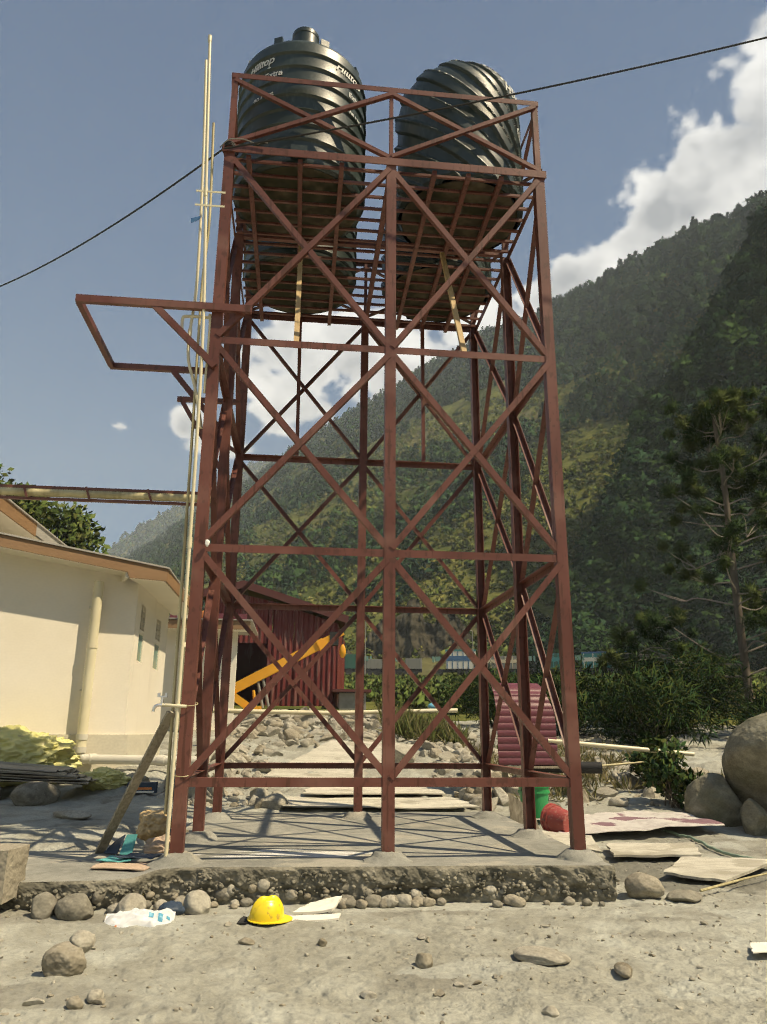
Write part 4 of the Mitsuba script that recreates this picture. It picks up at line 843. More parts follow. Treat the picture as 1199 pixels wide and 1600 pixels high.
# ------------------------------------------------------------------ lorries on the far road
RZ = float(ground_z(CAM[0]+108*math.sin(.2), CAM[1]+108*math.cos(.2), False))+.06
def lorry(azd, length, label, body, cabm, high=2.4, tail=None, facing=1, tanker=False, band=None, r=107.5, hood=None):
    t = thing('lorry', label, 'lorry', None); a = math.radians(azd)
    Mx = trimesh.transformations.translation_matrix((CAM[0]+r*math.sin(a), CAM[1]+r*math.cos(a), RZ)) @ trimesh.transformations.rotation_matrix(-a-.04, (0, 0, 1)) @ np.diag([facing, 1, 1, 1.0])
    def put(nm, m, mt, label=None):
        m = m.copy(); m.apply_transform(Mx)
        if facing < 0: m.invert() if m.volume < 0 else None
        return part(t, nm, m, mt, label=label)
    h = length/2; c0 = h-1.75
    put('chassis', box(-h, h-.2, -.9, .9, .62, .95), 'black_rubber')
    if tanker:
        m = trimesh.creation.cylinder(1.05, c0+h-.2, sections=24).apply_transform(trimesh.transformations.rotation_matrix(np.pi/2, (0, 1, 0))).apply_translation(((c0-h)/2, 0, 1.95)); put('tank', m, body)
    else:
        put('cargo_body', box(-h, c0-.15, -1.15, 1.15, .98, .98+high), body)
        for k in range(6):
            x = -h+.25+(c0+h-.6)*k/5; put('stake', box(x-.05, x+.05, -1.20, -1.152, .98, .98+high), band or body)
        if band: put('side_band', box(-h+.05, c0-.2, -1.19, -1.153, .98+high*.45, .98+high*.72), band)
        if tail: put('tailboard', box(-h-.07, -h-.003, -1.1, 1.1, 1.0, .95+high), tail, label='painted tailboard')
        if hood: put('tarpaulin', box(-h-.03, c0-.1, -1.19, 1.19, .985+high, 1.2+high), hood)
    put('cab', prism((c0, -1.1, 0), (c0, 1.1, 0), (1, 0, 0), [(0, .95), (1.7, .95), (1.72, 1.9), (1.45, 2.95), (0, 3.0)]), cabm)
    put('windscreen', box(c0+1.50, c0+1.74, -.95, .95, 1.98, 2.7), 'glass_pane'); put('side_window', box(c0+.55, c0+1.3, -1.13, -1.103, 2.0, 2.65), 'glass_pane')
    for x in (-h+1.0, -h+2.1, h-1.0):
        m = trimesh.creation.cylinder(.5, .3, sections=18).apply_transform(trimesh.transformations.rotation_matrix(np.pi/2, (1, 0, 0)))
        put('wheel', m.apply_translation((x, -.95, .5)), 'black_rubber')
lorry(4.0, 5.2, 'teal lorry partly hidden at the right edge of the red shed', 'truck_green', 'truck_teal', 1.9)
lorry(6.0, 5.0, 'white cabbed lorry just left of the middle tower leg', 'truck_grey', 'truck_white', 1.3)
lorry(8.0, 4.2, 'small white lorry just right of the middle tower leg', 'truck_grey', 'truck_white', 1.4, facing=-1)
lorry(11.5, 6.0, 'blue and white lorry with a banded cargo body in the middle of the row', 'truck_white', 'truck_white', 2.4, band='truck_blue', hood='truck_teal', facing=-1)
lorry(15.5, 7.2, 'grey open lorry with a cream painted cab', 'truck_grey', 'truck_cream', 1.7, band='truck_cream', tail='truck_cream')
lorry(19.4, 5.6, 'dark green lorry behind the front right tower leg', 'truck_green', 'truck_white', 2.0, band='truck_teal')
lorry(23.0, 8.4, 'long teal lorry with a pale stripe and blue cover right of the tower', 'truck_teal', 'truck_green', 1.9, band='truck_white', hood='truck_blue')
lorry(26.8, 5.6, 'green lorry with lettering on its side, partly behind the pine', 'truck_teal', 'truck_green', 2.2)
m = meshkit.text_mesh('AYA', .85, .003, True); m.vertices[:, 0] -= m.vertices[:, 0].mean(); m.vertices = np.column_stack([m.vertices[:, 0], -m.vertices[:, 2], m.vertices[:, 1]]); a = math.radians(27.0)
m.apply_translation((-1.0, -1.215, 1.55)); m.apply_transform(trimesh.transformations.translation_matrix((CAM[0]+107.5*math.sin(math.radians(26.8)), CAM[1]+107.5*math.cos(math.radians(26.8)), RZ)) @ trimesh.transformations.rotation_matrix(-math.radians(26.8)-.04, (0, 0, 1)))
part('lorry_007', 'lettering', m, 'white_paint')
for k, (azd, hh) in enumerate(((4.9, 7.5), (12.9, 6.0))):
    a = math.radians(azd); p = (CAM[0]+105*math.sin(a), CAM[1]+105*math.cos(a)); z = RZ
    q = thing('lamp_post', ['thin grey lamp post beside the road near the red shed', 'thin grey post beside the blue and white lorry'][k], 'post')
    part(q, 'pole', tube([(*p, z-.5), (*p, z+hh)], [.09, .05], 6), 'steel_grey', 50); part(q, 'arm', tube([(*p, z+hh-.1), (p[0]-.5, p[1], z+hh+.15)], .045, 6), 'steel_grey', 50)
#PART5
# ------------------------------------------------------------------ trees
def pine(x, y):
    g = np.random.default_rng(31); z0 = float(ground_z(x, y, False)); t = thing('pine_tree', 'tall sparse pine with bare pale branches on the right before the dark slope', 'pine tree')
    tr = curve([(x, y, z0-.3), (x-.02, y, z0+2.2), (x+.05, y+.1, z0+5.0), (x+.10, y+.1, z0+7.6), (x+.02, y+.1, z0+9.3), (x-.1, y, z0+10.3)], 40)
    part(t, 'trunk', tube(tr, np.interp(np.linspace(0, 1, len(tr)), [0, .4, .8, 1], [.125, .10, .06, .018]), 12), 'bark_mat', 50)
    cl, rad, bare, twigs = [], [], [], []
    def at(z): k = np.argmin(abs(tr[:, 2]-z)); return tr[k]
    for i in range(50):
        h = .55+9.3*(i/49)**.92+g.uniform(-.25, .25); a = i*2.39996+g.uniform(-1.2, 1.2); p = at(z0+h)
        ln = np.interp(h, [.5, 1.8, 4, 6.5, 8.5, 10], [3.3, 3.4, 2.5, 1.7, 1.4, .45])*g.uniform(.6, 1.15)
        d = np.array([math.cos(a), math.sin(a), 0]); lift = np.interp(h, [0, 3, 8, 10], [.02, .12, .35, .6])
        w_ = g.normal(size=3)*.09*ln; q1 = p+d*ln*.35+[0, 0, g.uniform(.0, .14)*ln]+w_*.6; q2 = p+d*ln*.72+[0, 0, (g.uniform(-.08, .08)+lift*.3)*ln]-w_; q3 = p+d*ln+[0, 0, (.10+lift)*ln]+g.normal(size=3)*.1
        c = curve([p, q1, q2, q3], 12); bare.append(tube(c, np.linspace(.028 if h < 7 else .02, .008, len(c)), 5))
        n = 3 if h < 6.8 else 5
        tips = [q3, q2+g.normal(size=3)*.22]+[q3+g.normal(size=3)*np.array([.32, .32, .2]) for _ in range(n)]
        if 3.2 < h < 6.6 and g.uniform() < .35: tips = tips[:1]
        if h < 3.2: tips += [q3+g.normal(size=3)*np.array([.5, .5, .3]) for _ in range(5)]+[q2+g.normal(size=3)*np.array([.45, .45, .3]) for _ in range(4)]
        for q in tips:
            cl.append(q); twigs.append(tube(np.array([c[int(len(c)*.6)], (c[-3]+q)/2, q]), [.012, .009, .005], 4)); rad.append(g.uniform(.20, .34))
    part(t, 'branches', cat(*bare), 'bare_branch', 50, kind='stuff'); part(t, 'twigs', cat(*twigs), 'bare_branch', 50, kind='stuff')
    # needle tufts: thin blades radiating from the twig ends
    V, C, NN = [], [], []; cols = np.array([[.045, .072, .023], [.062, .088, .028], [.033, .056, .021], [.08, .10, .033]])
    for q, r in zip(cl, rad):
        n = 230; d = g.normal(size=(n, 3)); d[:, 2] += .45; d /= np.linalg.norm(d, axis=1, keepdims=True)
        L_ = r*g.uniform(.7, 1.3, (n, 1)); s = np.cross(d, g.normal(size=(n, 3))); s /= np.linalg.norm(s, axis=1, keepdims=True); o = q+g.normal(size=(n, 3))*r*.20
        nv = d*.7+(o-q)/r*.8+g.normal(size=(n, 3))*.2+[0, 0, .25]; nv /= np.linalg.norm(nv, axis=1, keepdims=True); NN.append(np.repeat(nv, 3, 0)); V.append(np.stack([o-s*.015, o+s*.015, o+d*L_+[0, 0, -.02]], 1).reshape(-1, 3)); k = cols[g.integers(0, 4)]*g.uniform(.8, 1.2, (n, 1)); C.append(np.repeat(k, 3, 0))
    V, C = np.vstack(V), np.vstack(C)
    k = key_for(t+'__needles'); scene[k] = foliage(trimesh.Trimesh(V, np.arange(len(V)).reshape(-1, 3), process=False), np.vstack(NN), 'vcol_mat', C); labels[k] = {'kind': 'stuff'}
pine(12.0, 14.0)
def leafy_tree(x, y, z0, h, rx, seed, label, cols, n=80, per=230, size=.30):
    g = np.random.default_rng(seed); t = thing('tree', label, 'tree')
    part(t, 'trunk', tube(curve([(x, y, z0), (x+.1, y, z0+h*.3), (x-.1, y+.1, z0+h*.62)], 10), np.linspace(.22, .1, 11), 10), 'bark_mat', 50)
    c = g.normal(size=(n, 3)); c /= np.linalg.norm(c, axis=1, keepdims=True); c = c*(g.uniform(.35, 1, (n, 1))**.5)*[rx, rx*.8, h*.36]+[x, y, z0+h*.64]
    for k in range(5): part(t, 'limb', tube(curve([(x, y, z0+h*.35), (np.array([x, y, z0+h*.35])+c[k])/2+[0, 0, .3], c[k]], 8), np.linspace(.09, .03, 9), 6), 'bark_mat', 50)
    m, col = leaves(c, np.tile(np.array([.27, .27, .2])*rx, (n, 1))*g.uniform(.7, 1.3, (n, 1)), per, size, g, cols, aspect=.55)
    k = key_for(t+'__crown'); scene[k] = foliage(m, m.metadata['n'], 'vcol_mat', col)
leafy_tree(-13.6, 28.0, 1.5, 10.2, 3.3, 41, 'rounded green tree rising behind the cream building roof', MID*1.35)
leafy_tree(-17.5, 30.0, 1.5, 12.2, 3.6, 42, 'taller green tree at the left edge behind the upper roof', MID*1.2)
# shrubs by the boulder and under the pine
def bush(x, y, r, h, seed, label, cols, n=16, per=70, size=.10, asp=.55):
    g = np.random.default_rng(seed); z0 = float(ground_z(x, y, False)); t = thing('bush', label, 'bush')
    c = g.normal(size=(n, 3)); c /= np.linalg.norm(c, axis=1, keepdims=True); c = c*(g.uniform(.2, 1, (n, 1))**.6)*[r, r, h*.45]+[x, y, z0+h*.52]
    st = [tube(curve([(x+g.normal()*.05, y+g.normal()*.05, z0-.02), ((x+q[0])/2, (y+q[1])/2, (z0+q[2])/2+.05), q], 6), np.linspace(.012, .005, 7), 5) for q in c]
    part(t, 'stems', cat(*st), 'bark_mat', 50, kind='stuff'); m, col = leaves(c, np.tile(np.array([.34, .34, .26])*r, (n, 1)), per, size, g, cols, aspect=asp); k = key_for(t+'__leaves'); scene[k] = foliage(m, m.metadata['n'], 'vcol_mat', col); labels[k] = {'kind': 'stuff'}
bush(4.75, 4.35, .38, .85, 51, 'small dark leafy bush at the end of the cream pole beside the boulders', np.vstack([DARK*1.2, MID]))
bush(5.15, 5.6, .5, .8, 52, 'dark bush behind the small leafy bush, under the pine branches', np.vstack([DARK, MID*.8]))
for k, (x, y, r, h, lab) in enumerate(((7.2, 10.0, 1.2, 1.5, 'dark green shrub below the pine, nearest its trunk'), (9.0, 12.5, 1.6, 2.2, 'broad dark shrub just left of the pine trunk'), (6.3, 13.0, 1.4, 1.6, 'dark shrub halfway between the maroon sheets and the pine'), (5.2, 16.5, 1.5, 1.5, 'low dark shrub behind the maroon sheets'), (11.5, 17.5, 2.0, 2.6, 'tall dark shrub behind the pine trunk'), (9.8, 9.2, 1.0, 1.1, 'dark shrub right beside the big boulder'))):
    bush(x, y, r, h, 60+k, lab, np.vstack([DARK, MID*.8]), 30, 170, .26, .10)
# dry grass tufts at the rubble's edge
g = np.random.default_rng(71); n = 150; x = g.uniform(2.6, 6.2, n); y = g.uniform(4.6, 9.5, n)
p = np.stack([x, y, ground_z(x, y)+.02], 1); m, c = leaves(p, np.tile([.10, .10, .03], (n, 1)), 16, .22, g, np.array([[.24, .21, .10], [.14, .15, .06], [.30, .26, .15]]), aspect=.06, up=1.6)
struct('dry_grass', m, 'leaf_mat', False, c, kind='stuff', label='dry grass and twigs among the rubble right of the tower')
g = np.random.default_rng(73); n = 70; x = g.uniform(1.4, 2.8, n); y = g.uniform(9.5, 13, n)
p = np.stack([x, y, ground_z(x, y)+.02], 1); m, c = leaves(p, np.tile([.15, .15, .05], (n, 1)), 22, .42, g, np.array([[.20, .20, .08], [.14, .17, .06], [.26, .24, .12]]), aspect=.05, up=2.4)
struct('tall_grass', m, 'leaf_mat', False, c, kind='stuff', label='tall pale grass at the edge of the rubble heap')

# ------------------------------------------------------------------ stones
def stone(x, y, size, seed, label, sub=3, mat=None, sink=.25, name='stone', group=None, cuts=6, zz=None, sharp=False):
    s = np.asarray(size, float); m = broken(s, seed, sub) if sharp else rock(s, seed, sub, cuts); z = float(ground_z(x, y)) if zz is None else zz
    m.apply_translation((x, y, z+s[2]*(.5-sink))); return solo(name, label, 'stone', m, mat or ROCKS[seed % 3], 30 if sharp else 55, group=group)
m = rock((2.3, 2.0, 1.75), 201, 4, 4, .07); m.apply_transform(trimesh.transformations.rotation_matrix(.5, (0, 1, 0))); m.apply_translation((6.10, 3.3, .36)); solo('boulder', 'very large rounded tan boulder at the right edge', 'boulder', m, 'boulder_mat', True)
m = rock((.85, .8, .85), 202, 4, 5, .08); m.apply_translation((5.0, 3.7, .02)); solo('boulder', 'smaller boulder leaning against the left side of the huge one', 'boulder', m, 'boulder_mat', True)
m = rock((.36, .32, .55), 203, 4, 6, .08); m.apply_translation((5.12, 2.95, -.08)); solo('boulder', 'upright greenish stone wedged under the huge boulder', 'boulder', m, 'boulder_mat', True)
stone(-1.97, -2.06, (.25, .22, .18), 211, 'large two toned rock alone on the sand at lower left', 4, 'rock_brown', .15)
stone(-1.91, -2.0, (.17, .13, .12), 212, 'pale stone resting on top of the large rock at lower left', 4, 'rock_pale', .25, zz=-.20)
for k, (x, y, s, lab, mt) in enumerate([
    (-2.50, -.72, (.20, .18, .20), 'rounded stone beside the square block in front of the slab', 'rock_grey'), (-2.27, -.74, (.29, .22, .20), 'biggest rounded cobble in front of the slab at left', 'rock_grey'),
    (-1.90, -.66, (.31, .20, .18), 'broad pale cobble behind the white sack', 'rock_pale'), (-1.46, -.50, (.22, .19, .20), 'pale angular stone just left of the front left tower leg', 'rock_pale'),
    (2.12, -.32, (.33, .26, .24), 'rounded brown stone off the right corner of the slab', 'rock_brown'), (2.42, -.42, (.34, .25, .10), 'flat buried stone right of the rounded brown stone', 'rock_grey'),
    (.02, -2.02, (.10, .09, .11), 'lone pointed stone on the sand below the middle leg', 'rock_brown'), (-2.05, -1.55, (.09, .08, .08), 'small dark stone above the two toned rock', 'rock_brown'),
    (1.1, -2.3, (.22, .10, .06), 'flat dark stone half buried in the sand at lower right', 'rock_brown'), (-1.70, -2.5, (.11, .08, .06), 'small stone cluster leader right of the two toned rock', 'rock_pale'),
    (-1.76, -2.64, (.09, .08, .07), 'brown broken stone at the bottom left edge of the sand', 'rock_brown'), (.72, -2.0, (.34, .30, .07), 'pale crumbly patch of stone embedded in the sand', 'rock_pale'),
    (3.9, 6.6, (.62, .5, .45), 'grey rounded boulder under the cream pole right of the tower', 'rock_grey'), (3.1, 6.2, (.40, .34, .34), 'whitish stone beside the black pipe end', 'rock_pale'),
    (3.45, 6.4, (.42, .36, .30), 'brown block of stone between the pipe end and the grey boulder', 'rock_brown'), (3.6, 4.9, (.36, .26, .16), 'flat grey stone in the rubble right of the tower', 'rock_grey'),
    (2.85, 4.2, (.30, .26, .16), 'grey stone near the red bucket', 'rock_grey'), (1.15, 7.4, (.62, .5, .5), 'squarish pale rock on the rubble heap behind the tower', 'rock_pale'),
    (-4.2, 4.35, (.72, .5, .36), 'rounded grey boulder under the stacked roofing sheets', 'rock_grey'), (-4.95, 4.5, (.5, .5, .34), 'dark boulder at the left edge under the stacked roofing sheets', 'rock_grey'),
    (-3.35, 3.0, (.55, .24, .12), 'long flat pale stone on the shaded sand mound', 'rock_pale'), (-2.72, .95, (.28, .16, .13), 'pale stone lying by the slab edge in the shade', 'rock_pale'),
    (-2.55, 5.6, (.6, .45, .36), 'large pale stone by the waste pipe', 'rock_pale'), (-2.25, 5.3, (.24, .22, .40), 'upright pale stone left of the rear tower leg', 'rock_pale'), (-3.15, 5.7, (.45, .3, .22), 'buff stone slab under the waste pipe', 'rock_brown'),
    (-1.95, 1.1, (.32, .24, .24), 'grey stone beside the straw bag', 'rock_grey'), (-1.86, .75, (.26, .2, .16), 'pale stone in front of the straw bag', 'rock_pale'), (-1.98, 1.9, (.34, .3, .34), 'tan stone behind the straw bag', 'rock_brown')]):
    stone(x, y, s, 220+k, lab, 3, mt, .22)
g = np.random.default_rng(15)
RM = lambda c: ('rock_pale', 'rock_brown', 'rock_pale')[c % 3]
for i in range(42):      # river cobbles along the foot of the slab
    x = g.choice([g.uniform(-2.9, -1.0), g.uniform(-.5, .4), g.uniform(.4, 1.75)], p=[.42, .43, .15]); s = g.uniform(.05, .12); y = front_y(x)-g.uniform(.05, .16)
    if -.2 < x < .25: s *= 1.15
    stone(x, y, (s*1.25, s, s*.85), 400+i, 'small river cobble lying along the foot of the slab edge', 2, None, .2, group='cobbles along the foot of the slab')
for i in range(60):
    x = g.uniform(-3.2, 2.6) if i < 44 else g.uniform(2.0, 4.0); y = g.uniform(-2.9, -.75) if i < 44 else g.uniform(-.9, 1.6); s = .022+.05*g.uniform()**1.6
    stone(x, y, (s*1.3, s, s*.6), 500+i, 'small loose stone scattered on the open sand', 2, RM(i), .34, sharp=True, group='loose stones scattered on the sand')
peb = []
for i in range(2600):
    x, y = g.uniform(-4, 4.5), g.uniform(-4.2, -.5); s = .006+.022*g.uniform()**3
    if i >= 2000: x, y = g.uniform(1.95, 4.6), g.uniform(-.8, 4)
    m = broken((s*1.3, s, s*.7), 2000+i, 0 if s < .014 else 1); m.apply_translation((x, y, float(ground_z(x, y))+s*.08)); peb.append(m)
struct('gravel', cat(*peb[::2]), 'rock_pale', 50, kind='stuff', label='pebbles strewn on the sand'); struct('gravel', cat(*peb[1::2]), 'rock_brown', 50, kind='stuff', label='brown pebbles strewn on the sand')
# rubble heap behind the tower: nearest stones singly, the rest as one mass
rub = {k: [] for k in ROCKS}; RM = lambda c: ('rock_pale', 'rock_brown', 'rock_pale')[c % 3]
X_, Y_, S_ = [], [], []
for i in range(2600):
    y = 4.5+10.5*g.uniform()**1.15; x = g.uniform(-2.6, 3.2) if g.uniform() < .72 else g.uniform(1.9, 6.6); s = .035+.34*g.uniform()**3.6
    if 4.0 < y < 6.5 and -.9 < x < 1.75: continue
    if 6.2 < y < 9.0 and -1.2 < x < 1.5 : continue
    X_.append(x); Y_.append(y); S_.append(s)
Z_ = ground_z(np.array(X_), np.array(Y_)); order = np.argsort(-np.array(S_)/(np.array(Y_)+6.9))
for c, i in enumerate(order):
    x, y, z, s = X_[i], Y_[i], Z_[i], S_[i]
    if c < 90: stone(x, y, (s*1.25, s, s*.8), 4000+c, 'broken stone in the rubble heap behind the tower' if x < 2.2 else 'broken stone in the rubble right of the tower', 2, RM(c), .44, sharp=True, group='rubble heap stones behind the tower' if x < 2.2 else 'rubble stones right of the tower')
    else:
        m = broken((s*1.25, s, s*.8), 4000+c, 1 if s < .17 else 2); m.apply_translation((x, y, z+s*.06)); rub[RM(c)].append(m)
for k in ROCKS[::2]: struct('rubble', cat(*rub[k]), k, 28, kind='stuff', label='broken stones heaped behind the tower')
gr = []
for i in range(900):
    a, b = g.normal(0, .55), abs(g.normal(0, .5)); x, y = .35+a*1.3, 12.0+b*1.6; s = g.uniform(.03, .06); m = rock((s, s, s), 7000+i, 0, 3, .1); m.apply_translation((x, y, float(ground_z(x, y, True))+g.uniform(0, .10)*max(0, 1-abs(a)))); gr.append(m)
struct('gravel', cat(*gr), 'rock_grey', 50, kind='stuff', label='heap of grey gravel in front of the red shed')

# ------------------------------------------------------------------ things lying about
def place(mesh, x, y, z, rz=0, rx=0, ry=0):
    m = mesh.copy(); tr = trimesh.transformations
    m.apply_transform(tr.rotation_matrix(rx, (1, 0, 0))); m.apply_transform(tr.rotation_matrix(ry, (0, 1, 0))); m.apply_transform(tr.rotation_matrix(rz, (0, 0, 1))); m.apply_translation((x, y, z)); return m
wob = lambda a, s: (lambda u, v: a*(meshkit.fbm(np.stack([u*3+s, v*3, u*0+s], -1), 3, s)-.5)*2)
# weathered boards behind the slab
solo('plywood_board', 'pale weathered plywood sheet lying nearest, along the back of the slab', 'board', sheet([(-.95, 4.22, -.02), (1.78, 4.12, -.02), (1.55, 5.25, .03), (-.98, 5.05, .03)], 60, 30, .016, wob(.022, 3), .05, 3), 'plywood_mat', 40)
solo('plywood_board', 'second pale plywood sheet overlapping behind the nearest one', 'board', sheet([(-.62, 5.02, .085), (1.52, 5.1, .07), (1.45, 6.3, .12), (-.52, 6.2, .13)], 50, 30, .016, wob(.022, 4), .05, 4), 'plywood_mat', 40)
solo('plywood_board', 'pale board tilted up on the rubble behind the flat sheets', 'board', sheet([(-1.25, 6.55, .26), (.95, 6.45, .14), (1.55, 8.5, .74), (-.10, 8.8, .80)], 40, 30, .018, wob(.012, 5), .04, 5), 'plywood_mat', 40)
# cream pole lying along the top of the rubble
solo('barrier_pole', 'long cream pole lying across the top of the rubble heap', 'pole', tube([(-2.9, 12.6, 1.45), (0, 12.7, 1.42), (3.3, 12.8, 1.52)], .055, 12), 'cream_pvc', 50)
m = place(rock((.34, .24, .2), 88, 3, 3, .05), 2.75, 13.2, 1.62); solo('blue_container', 'small blue container on the end of the long cream pole', 'container', m, 'sack_blue', 40)
# maroon corrugated sheets leaning in a bundle
mr = thing('roofing_bundle', 'maroon corrugated roofing sheets leaning upright behind the right tower legs', 'roofing sheets')
def arched(x0, x1, y, zb, prof, shrink, off_):
    n = 150; s = np.linspace(0, 1, n); pz = np.interp(s, [p[0] for p in prof], [p[1] for p in prof]); py = np.interp(s, [p[0] for p in prof], [p[2] for p in prof])
    rib = .014*np.abs(np.sin(s*np.pi*13))**.6; W_ = np.linspace(0, 1, 8)
    P = np.zeros((n, 8, 3))
    for j, w in enumerate(W_):
        xl = x0+.0*s; xr = x1-shrink*np.clip((s-.55)/.45, 0, 1)
        P[:, j, 0] = xl+(xr-xl)*w; P[:, j, 1] = y+py-rib+off_; P[:, j, 2] = zb+pz
    a = grid_mesh(P); b = grid_mesh(P+[0, .006, 0]); b.invert(); return cat(a, b)
prof = [(0, 0, 0), (.45, .60, .02), (.62, .84, .06), (.8, 1.06, .16), (.92, 1.19, .30), (1, 1.25, .42)]
for k in range(3): part(mr, 'sheet', arched(2.31+.012*k, 3.24-.02*k, 4.98, .50, prof, .14, .05*k), 'maroon_sheet', 50)
part(mr, 'prop', box(2.9, 2.98, 5.16, 5.24, .02, .52), 'grey_wood'); part(mr, 'prop', box(2.42, 2.5, 5.16, 5.24, .02, .52), 'grey_wood')
solo('plank', 'dark plank under the maroon roofing sheets', 'plank', box(2.05, 3.35, 4.95, 5.2, .455, .488), 'grey_wood')
solo('cream_pole', 'long cream pole sticking out right of the maroon sheets', 'pole', tube([(3.1, 5.0, .86), (5.45, 5.0, .67)], .034, 12), 'cream_pvc', 50)
solo('cane', 'thin bamboo cane below the long cream pole', 'cane', tube([(3.85, 5.2, .47), (4.95, 5.4, .55)], [.018, .014], 8), 'bamboo_mat', 50)
tp_ = lathe([(.075, 0), (.085, 0), (.085, 1.1), (.070, 1.1), (.070, .02)], 28)
m = place(tp_, 2.86, 5.25, .47, ry=np.pi/2, rz=-.42); solo('black_pipe', 'short wide black pipe with its open end facing right', 'pipe', m, 'black_rubber', 40)
# buckets
def bucket(name, label, mat, M4, rim=True):
    b = solo(name, label, 'bucket', lathe([(0, 0), (.145, 0), (.155, .008), (.19, .36), (.206, .362), (.206, .395), (.190, .395), (.185, .36), (.148, .015), (0, .015)], 48).apply_transform(M4), mat, 35)
    for z in (.30,): part(b, 'band', lathe([(.184, z-.012), (.198, z-.012), (.199, z+.012), (.187, z+.012)], 48).apply_transform(M4), mat, 35)
    hd = tube([(.2*math.cos(a), .2*math.sin(a)*.25+.0, .37-.16*math.sin(a)) for a in np.linspace(0, np.pi, 20)], .004, 6); part(b, 'handle', hd.apply_transform(M4), 'steel_grey', 50)
tr = trimesh.transformations
bucket('bucket', 'green plastic bucket standing upright behind the right tower leg', 'bucket_green', tr.translation_matrix((2.42, 3.60, -.10)) @ tr.rotation_matrix(.4, (0, 0, 1)) @ np.diag([1.06, 1.06, 1.06, 1]))
bucket('bucket', 'red plastic bucket lying on its side with its base to the camera', 'bucket_red', tr.translation_matrix((2.56, 2.62, -.075)) @ tr.rotation_matrix(.50, (0, 0, 1)) @ tr.rotation_matrix(-np.pi/2+.12, (1, 0, 0)) @ np.diag([.84, .84, .84, 1]))
m = sheet([(2.02, 3.35, -.24), (2.36, 3.2, -.22), (2.30, 3.3, .02), (2.03, 3.45, .22)], 12, 12, .012, wob(.01, 6), .03, 6); solo('cement_sheet', 'small dark upright board behind the slab near the green bucket', 'board', m, 'grey_wood', 40)
# sheets on the ground at right
solo('metal_sheet', 'large whitish metal sheet with purple stains on the ground right of the tower', 'sheet', sheet([(2.45, 2.42, -.16), (4.62, 2.92, -.14), (4.45, 4.1, -.08), (2.75, 3.9, -.10)], 60, 36, .006, wob(.055, 7), .12, 7), 'pale_sheet', 45)
solo('stone_board', 'buff board on the ground in front of the whitish metal sheet', 'board', sheet([(2.55, 1.32, -.245), (3.45, 1.25, -.24), (3.75, 1.9, -.215), (2.75, 2.02, -.22)], 24, 16, .022, wob(.012, 8), .05, 8), 'plywood_mat', 40)
solo('stone_board', 'buff board nearest the camera at right', 'board', sheet([(2.62, .38, -.26), (3.05, .05, -.27), (4.05, .85, -.235), (3.2, 1.12, -.235)], 24, 16, .022, wob(.01, 9), .05, 9), 'plywood_mat', 40)
solo('stone_board', 'narrow pale board between the red bucket and the front right leg', 'board', sheet([(2.12, 1.55, -.20), (2.42, 1.30, -.21), (2.62, 2.1, -.16), (2.05, 2.35, -.12)], 16, 12, .02, wob(.01, 10), .03, 10), 'plywood_mat', 40)
hp = curve([(3.95, 3.1, -.10), (4.05, 2.5, -.2), (3.95, 1.95, -.22), (3.98, 1.4, -.24), (4.25, .95, -.26), (4.8, .8, -.27)], 60); hp[:, 2] = ground_z(hp[:, 0], hp[:, 1])+.03
solo('hose', 'pale green hose curling over the ground beside the boulders', 'hose', tube(hp, .017, 8), 'hose_green', 60)
m = sheet([(2.02, -2.05, -.30), (2.7, -2.02, -.29), (2.7, -1.82, -.29), (2.12, -1.85, -.295)], 20, 10, .006, wob(.012, 12), .04, 12); m.vertices[:, 2] += ground_z(2.2, -1.95)+.325; solo('white_sheet', 'white plastic scrap on the sand at the right edge', 'plastic sheet', m, 'foam_white', 40)
st = tube(np.array([(2.62, -.3, -.28), (3.2, .02, -.25), (3.7, .35, -.25)]), [.012, .010, .007], 6); solo('stick', 'thin pale stick on the damp ground at right', 'stick', st, 'bamboo_mat', 50)
# helmet
hh = thing('hard_hat', 'yellow safety helmet lying on the sand in front of the slab', 'helmet')
def helmet():
    n, k = 72, 24; a = np.linspace(0, 2*np.pi, n, endpoint=False); rows_ = []
    for t in np.linspace(0, 1, k):
        e = t*np.pi/2; r = math.cos(e)**.85 if t < 1 else 0; z = math.sin(e)**1.02
        x = r*.132*np.cos(a); y = r*.108*np.sin(a); zz = np.full(n, z*.128)
        ridge_ = np.exp(-(y/.016)**2)*.016*min(1, (1-abs(2*t-1.05))*1.6+.3)+(np.exp(-((np.abs(y)-.050)/.007)**2))*.007
        rows_.append(np.stack([x*(1+ridge_*1.5), y, zz+ridge_*(.25+z)], 1))
    P = np.array(rows_); P = np.concatenate([P, P[:, :1]], 1); return grid_mesh(P)
shell = helmet(); inn = shell.copy(); inn.vertices *= .965; inn.invert(); shell = cat(shell, inn)
brim = []
for r_, z_ in ((1.0, .004), (1.0, -.002)): brim.append([(math.cos(a)*(.132+.008*r_)+(.055*max(0, math.cos(a))**1.3)+.006*math.cos(a), math.sin(a)*(.108+.016), z_-.012*max(0, math.cos(a))) for a in np.linspace(0, 2*np.pi, 73)])
rin = [(math.cos(a)*.129, math.sin(a)*.105, .004) for a in np.linspace(0, 2*np.pi, 73)]; rin2 = [(p[0], p[1], -.002) for p in rin]
bm = grid_mesh(np.array([rin, brim[0], brim[1], rin2, rin])); 
HM = tr.translation_matrix((-.92, -1.02, float(ground_z(-.92, -1.02))+.026)) @ tr.rotation_matrix(.35, (0, 0, 1)) @ tr.rotation_matrix(.10, (1, 0, 0)) @ np.diag([.93, .93, 1.04, 1])
part(hh, 'shell', shell.apply_transform(HM), 'hat_yellow', 40); part(hh, 'brim', bm.apply_transform(HM), 'hat_yellow', 40)
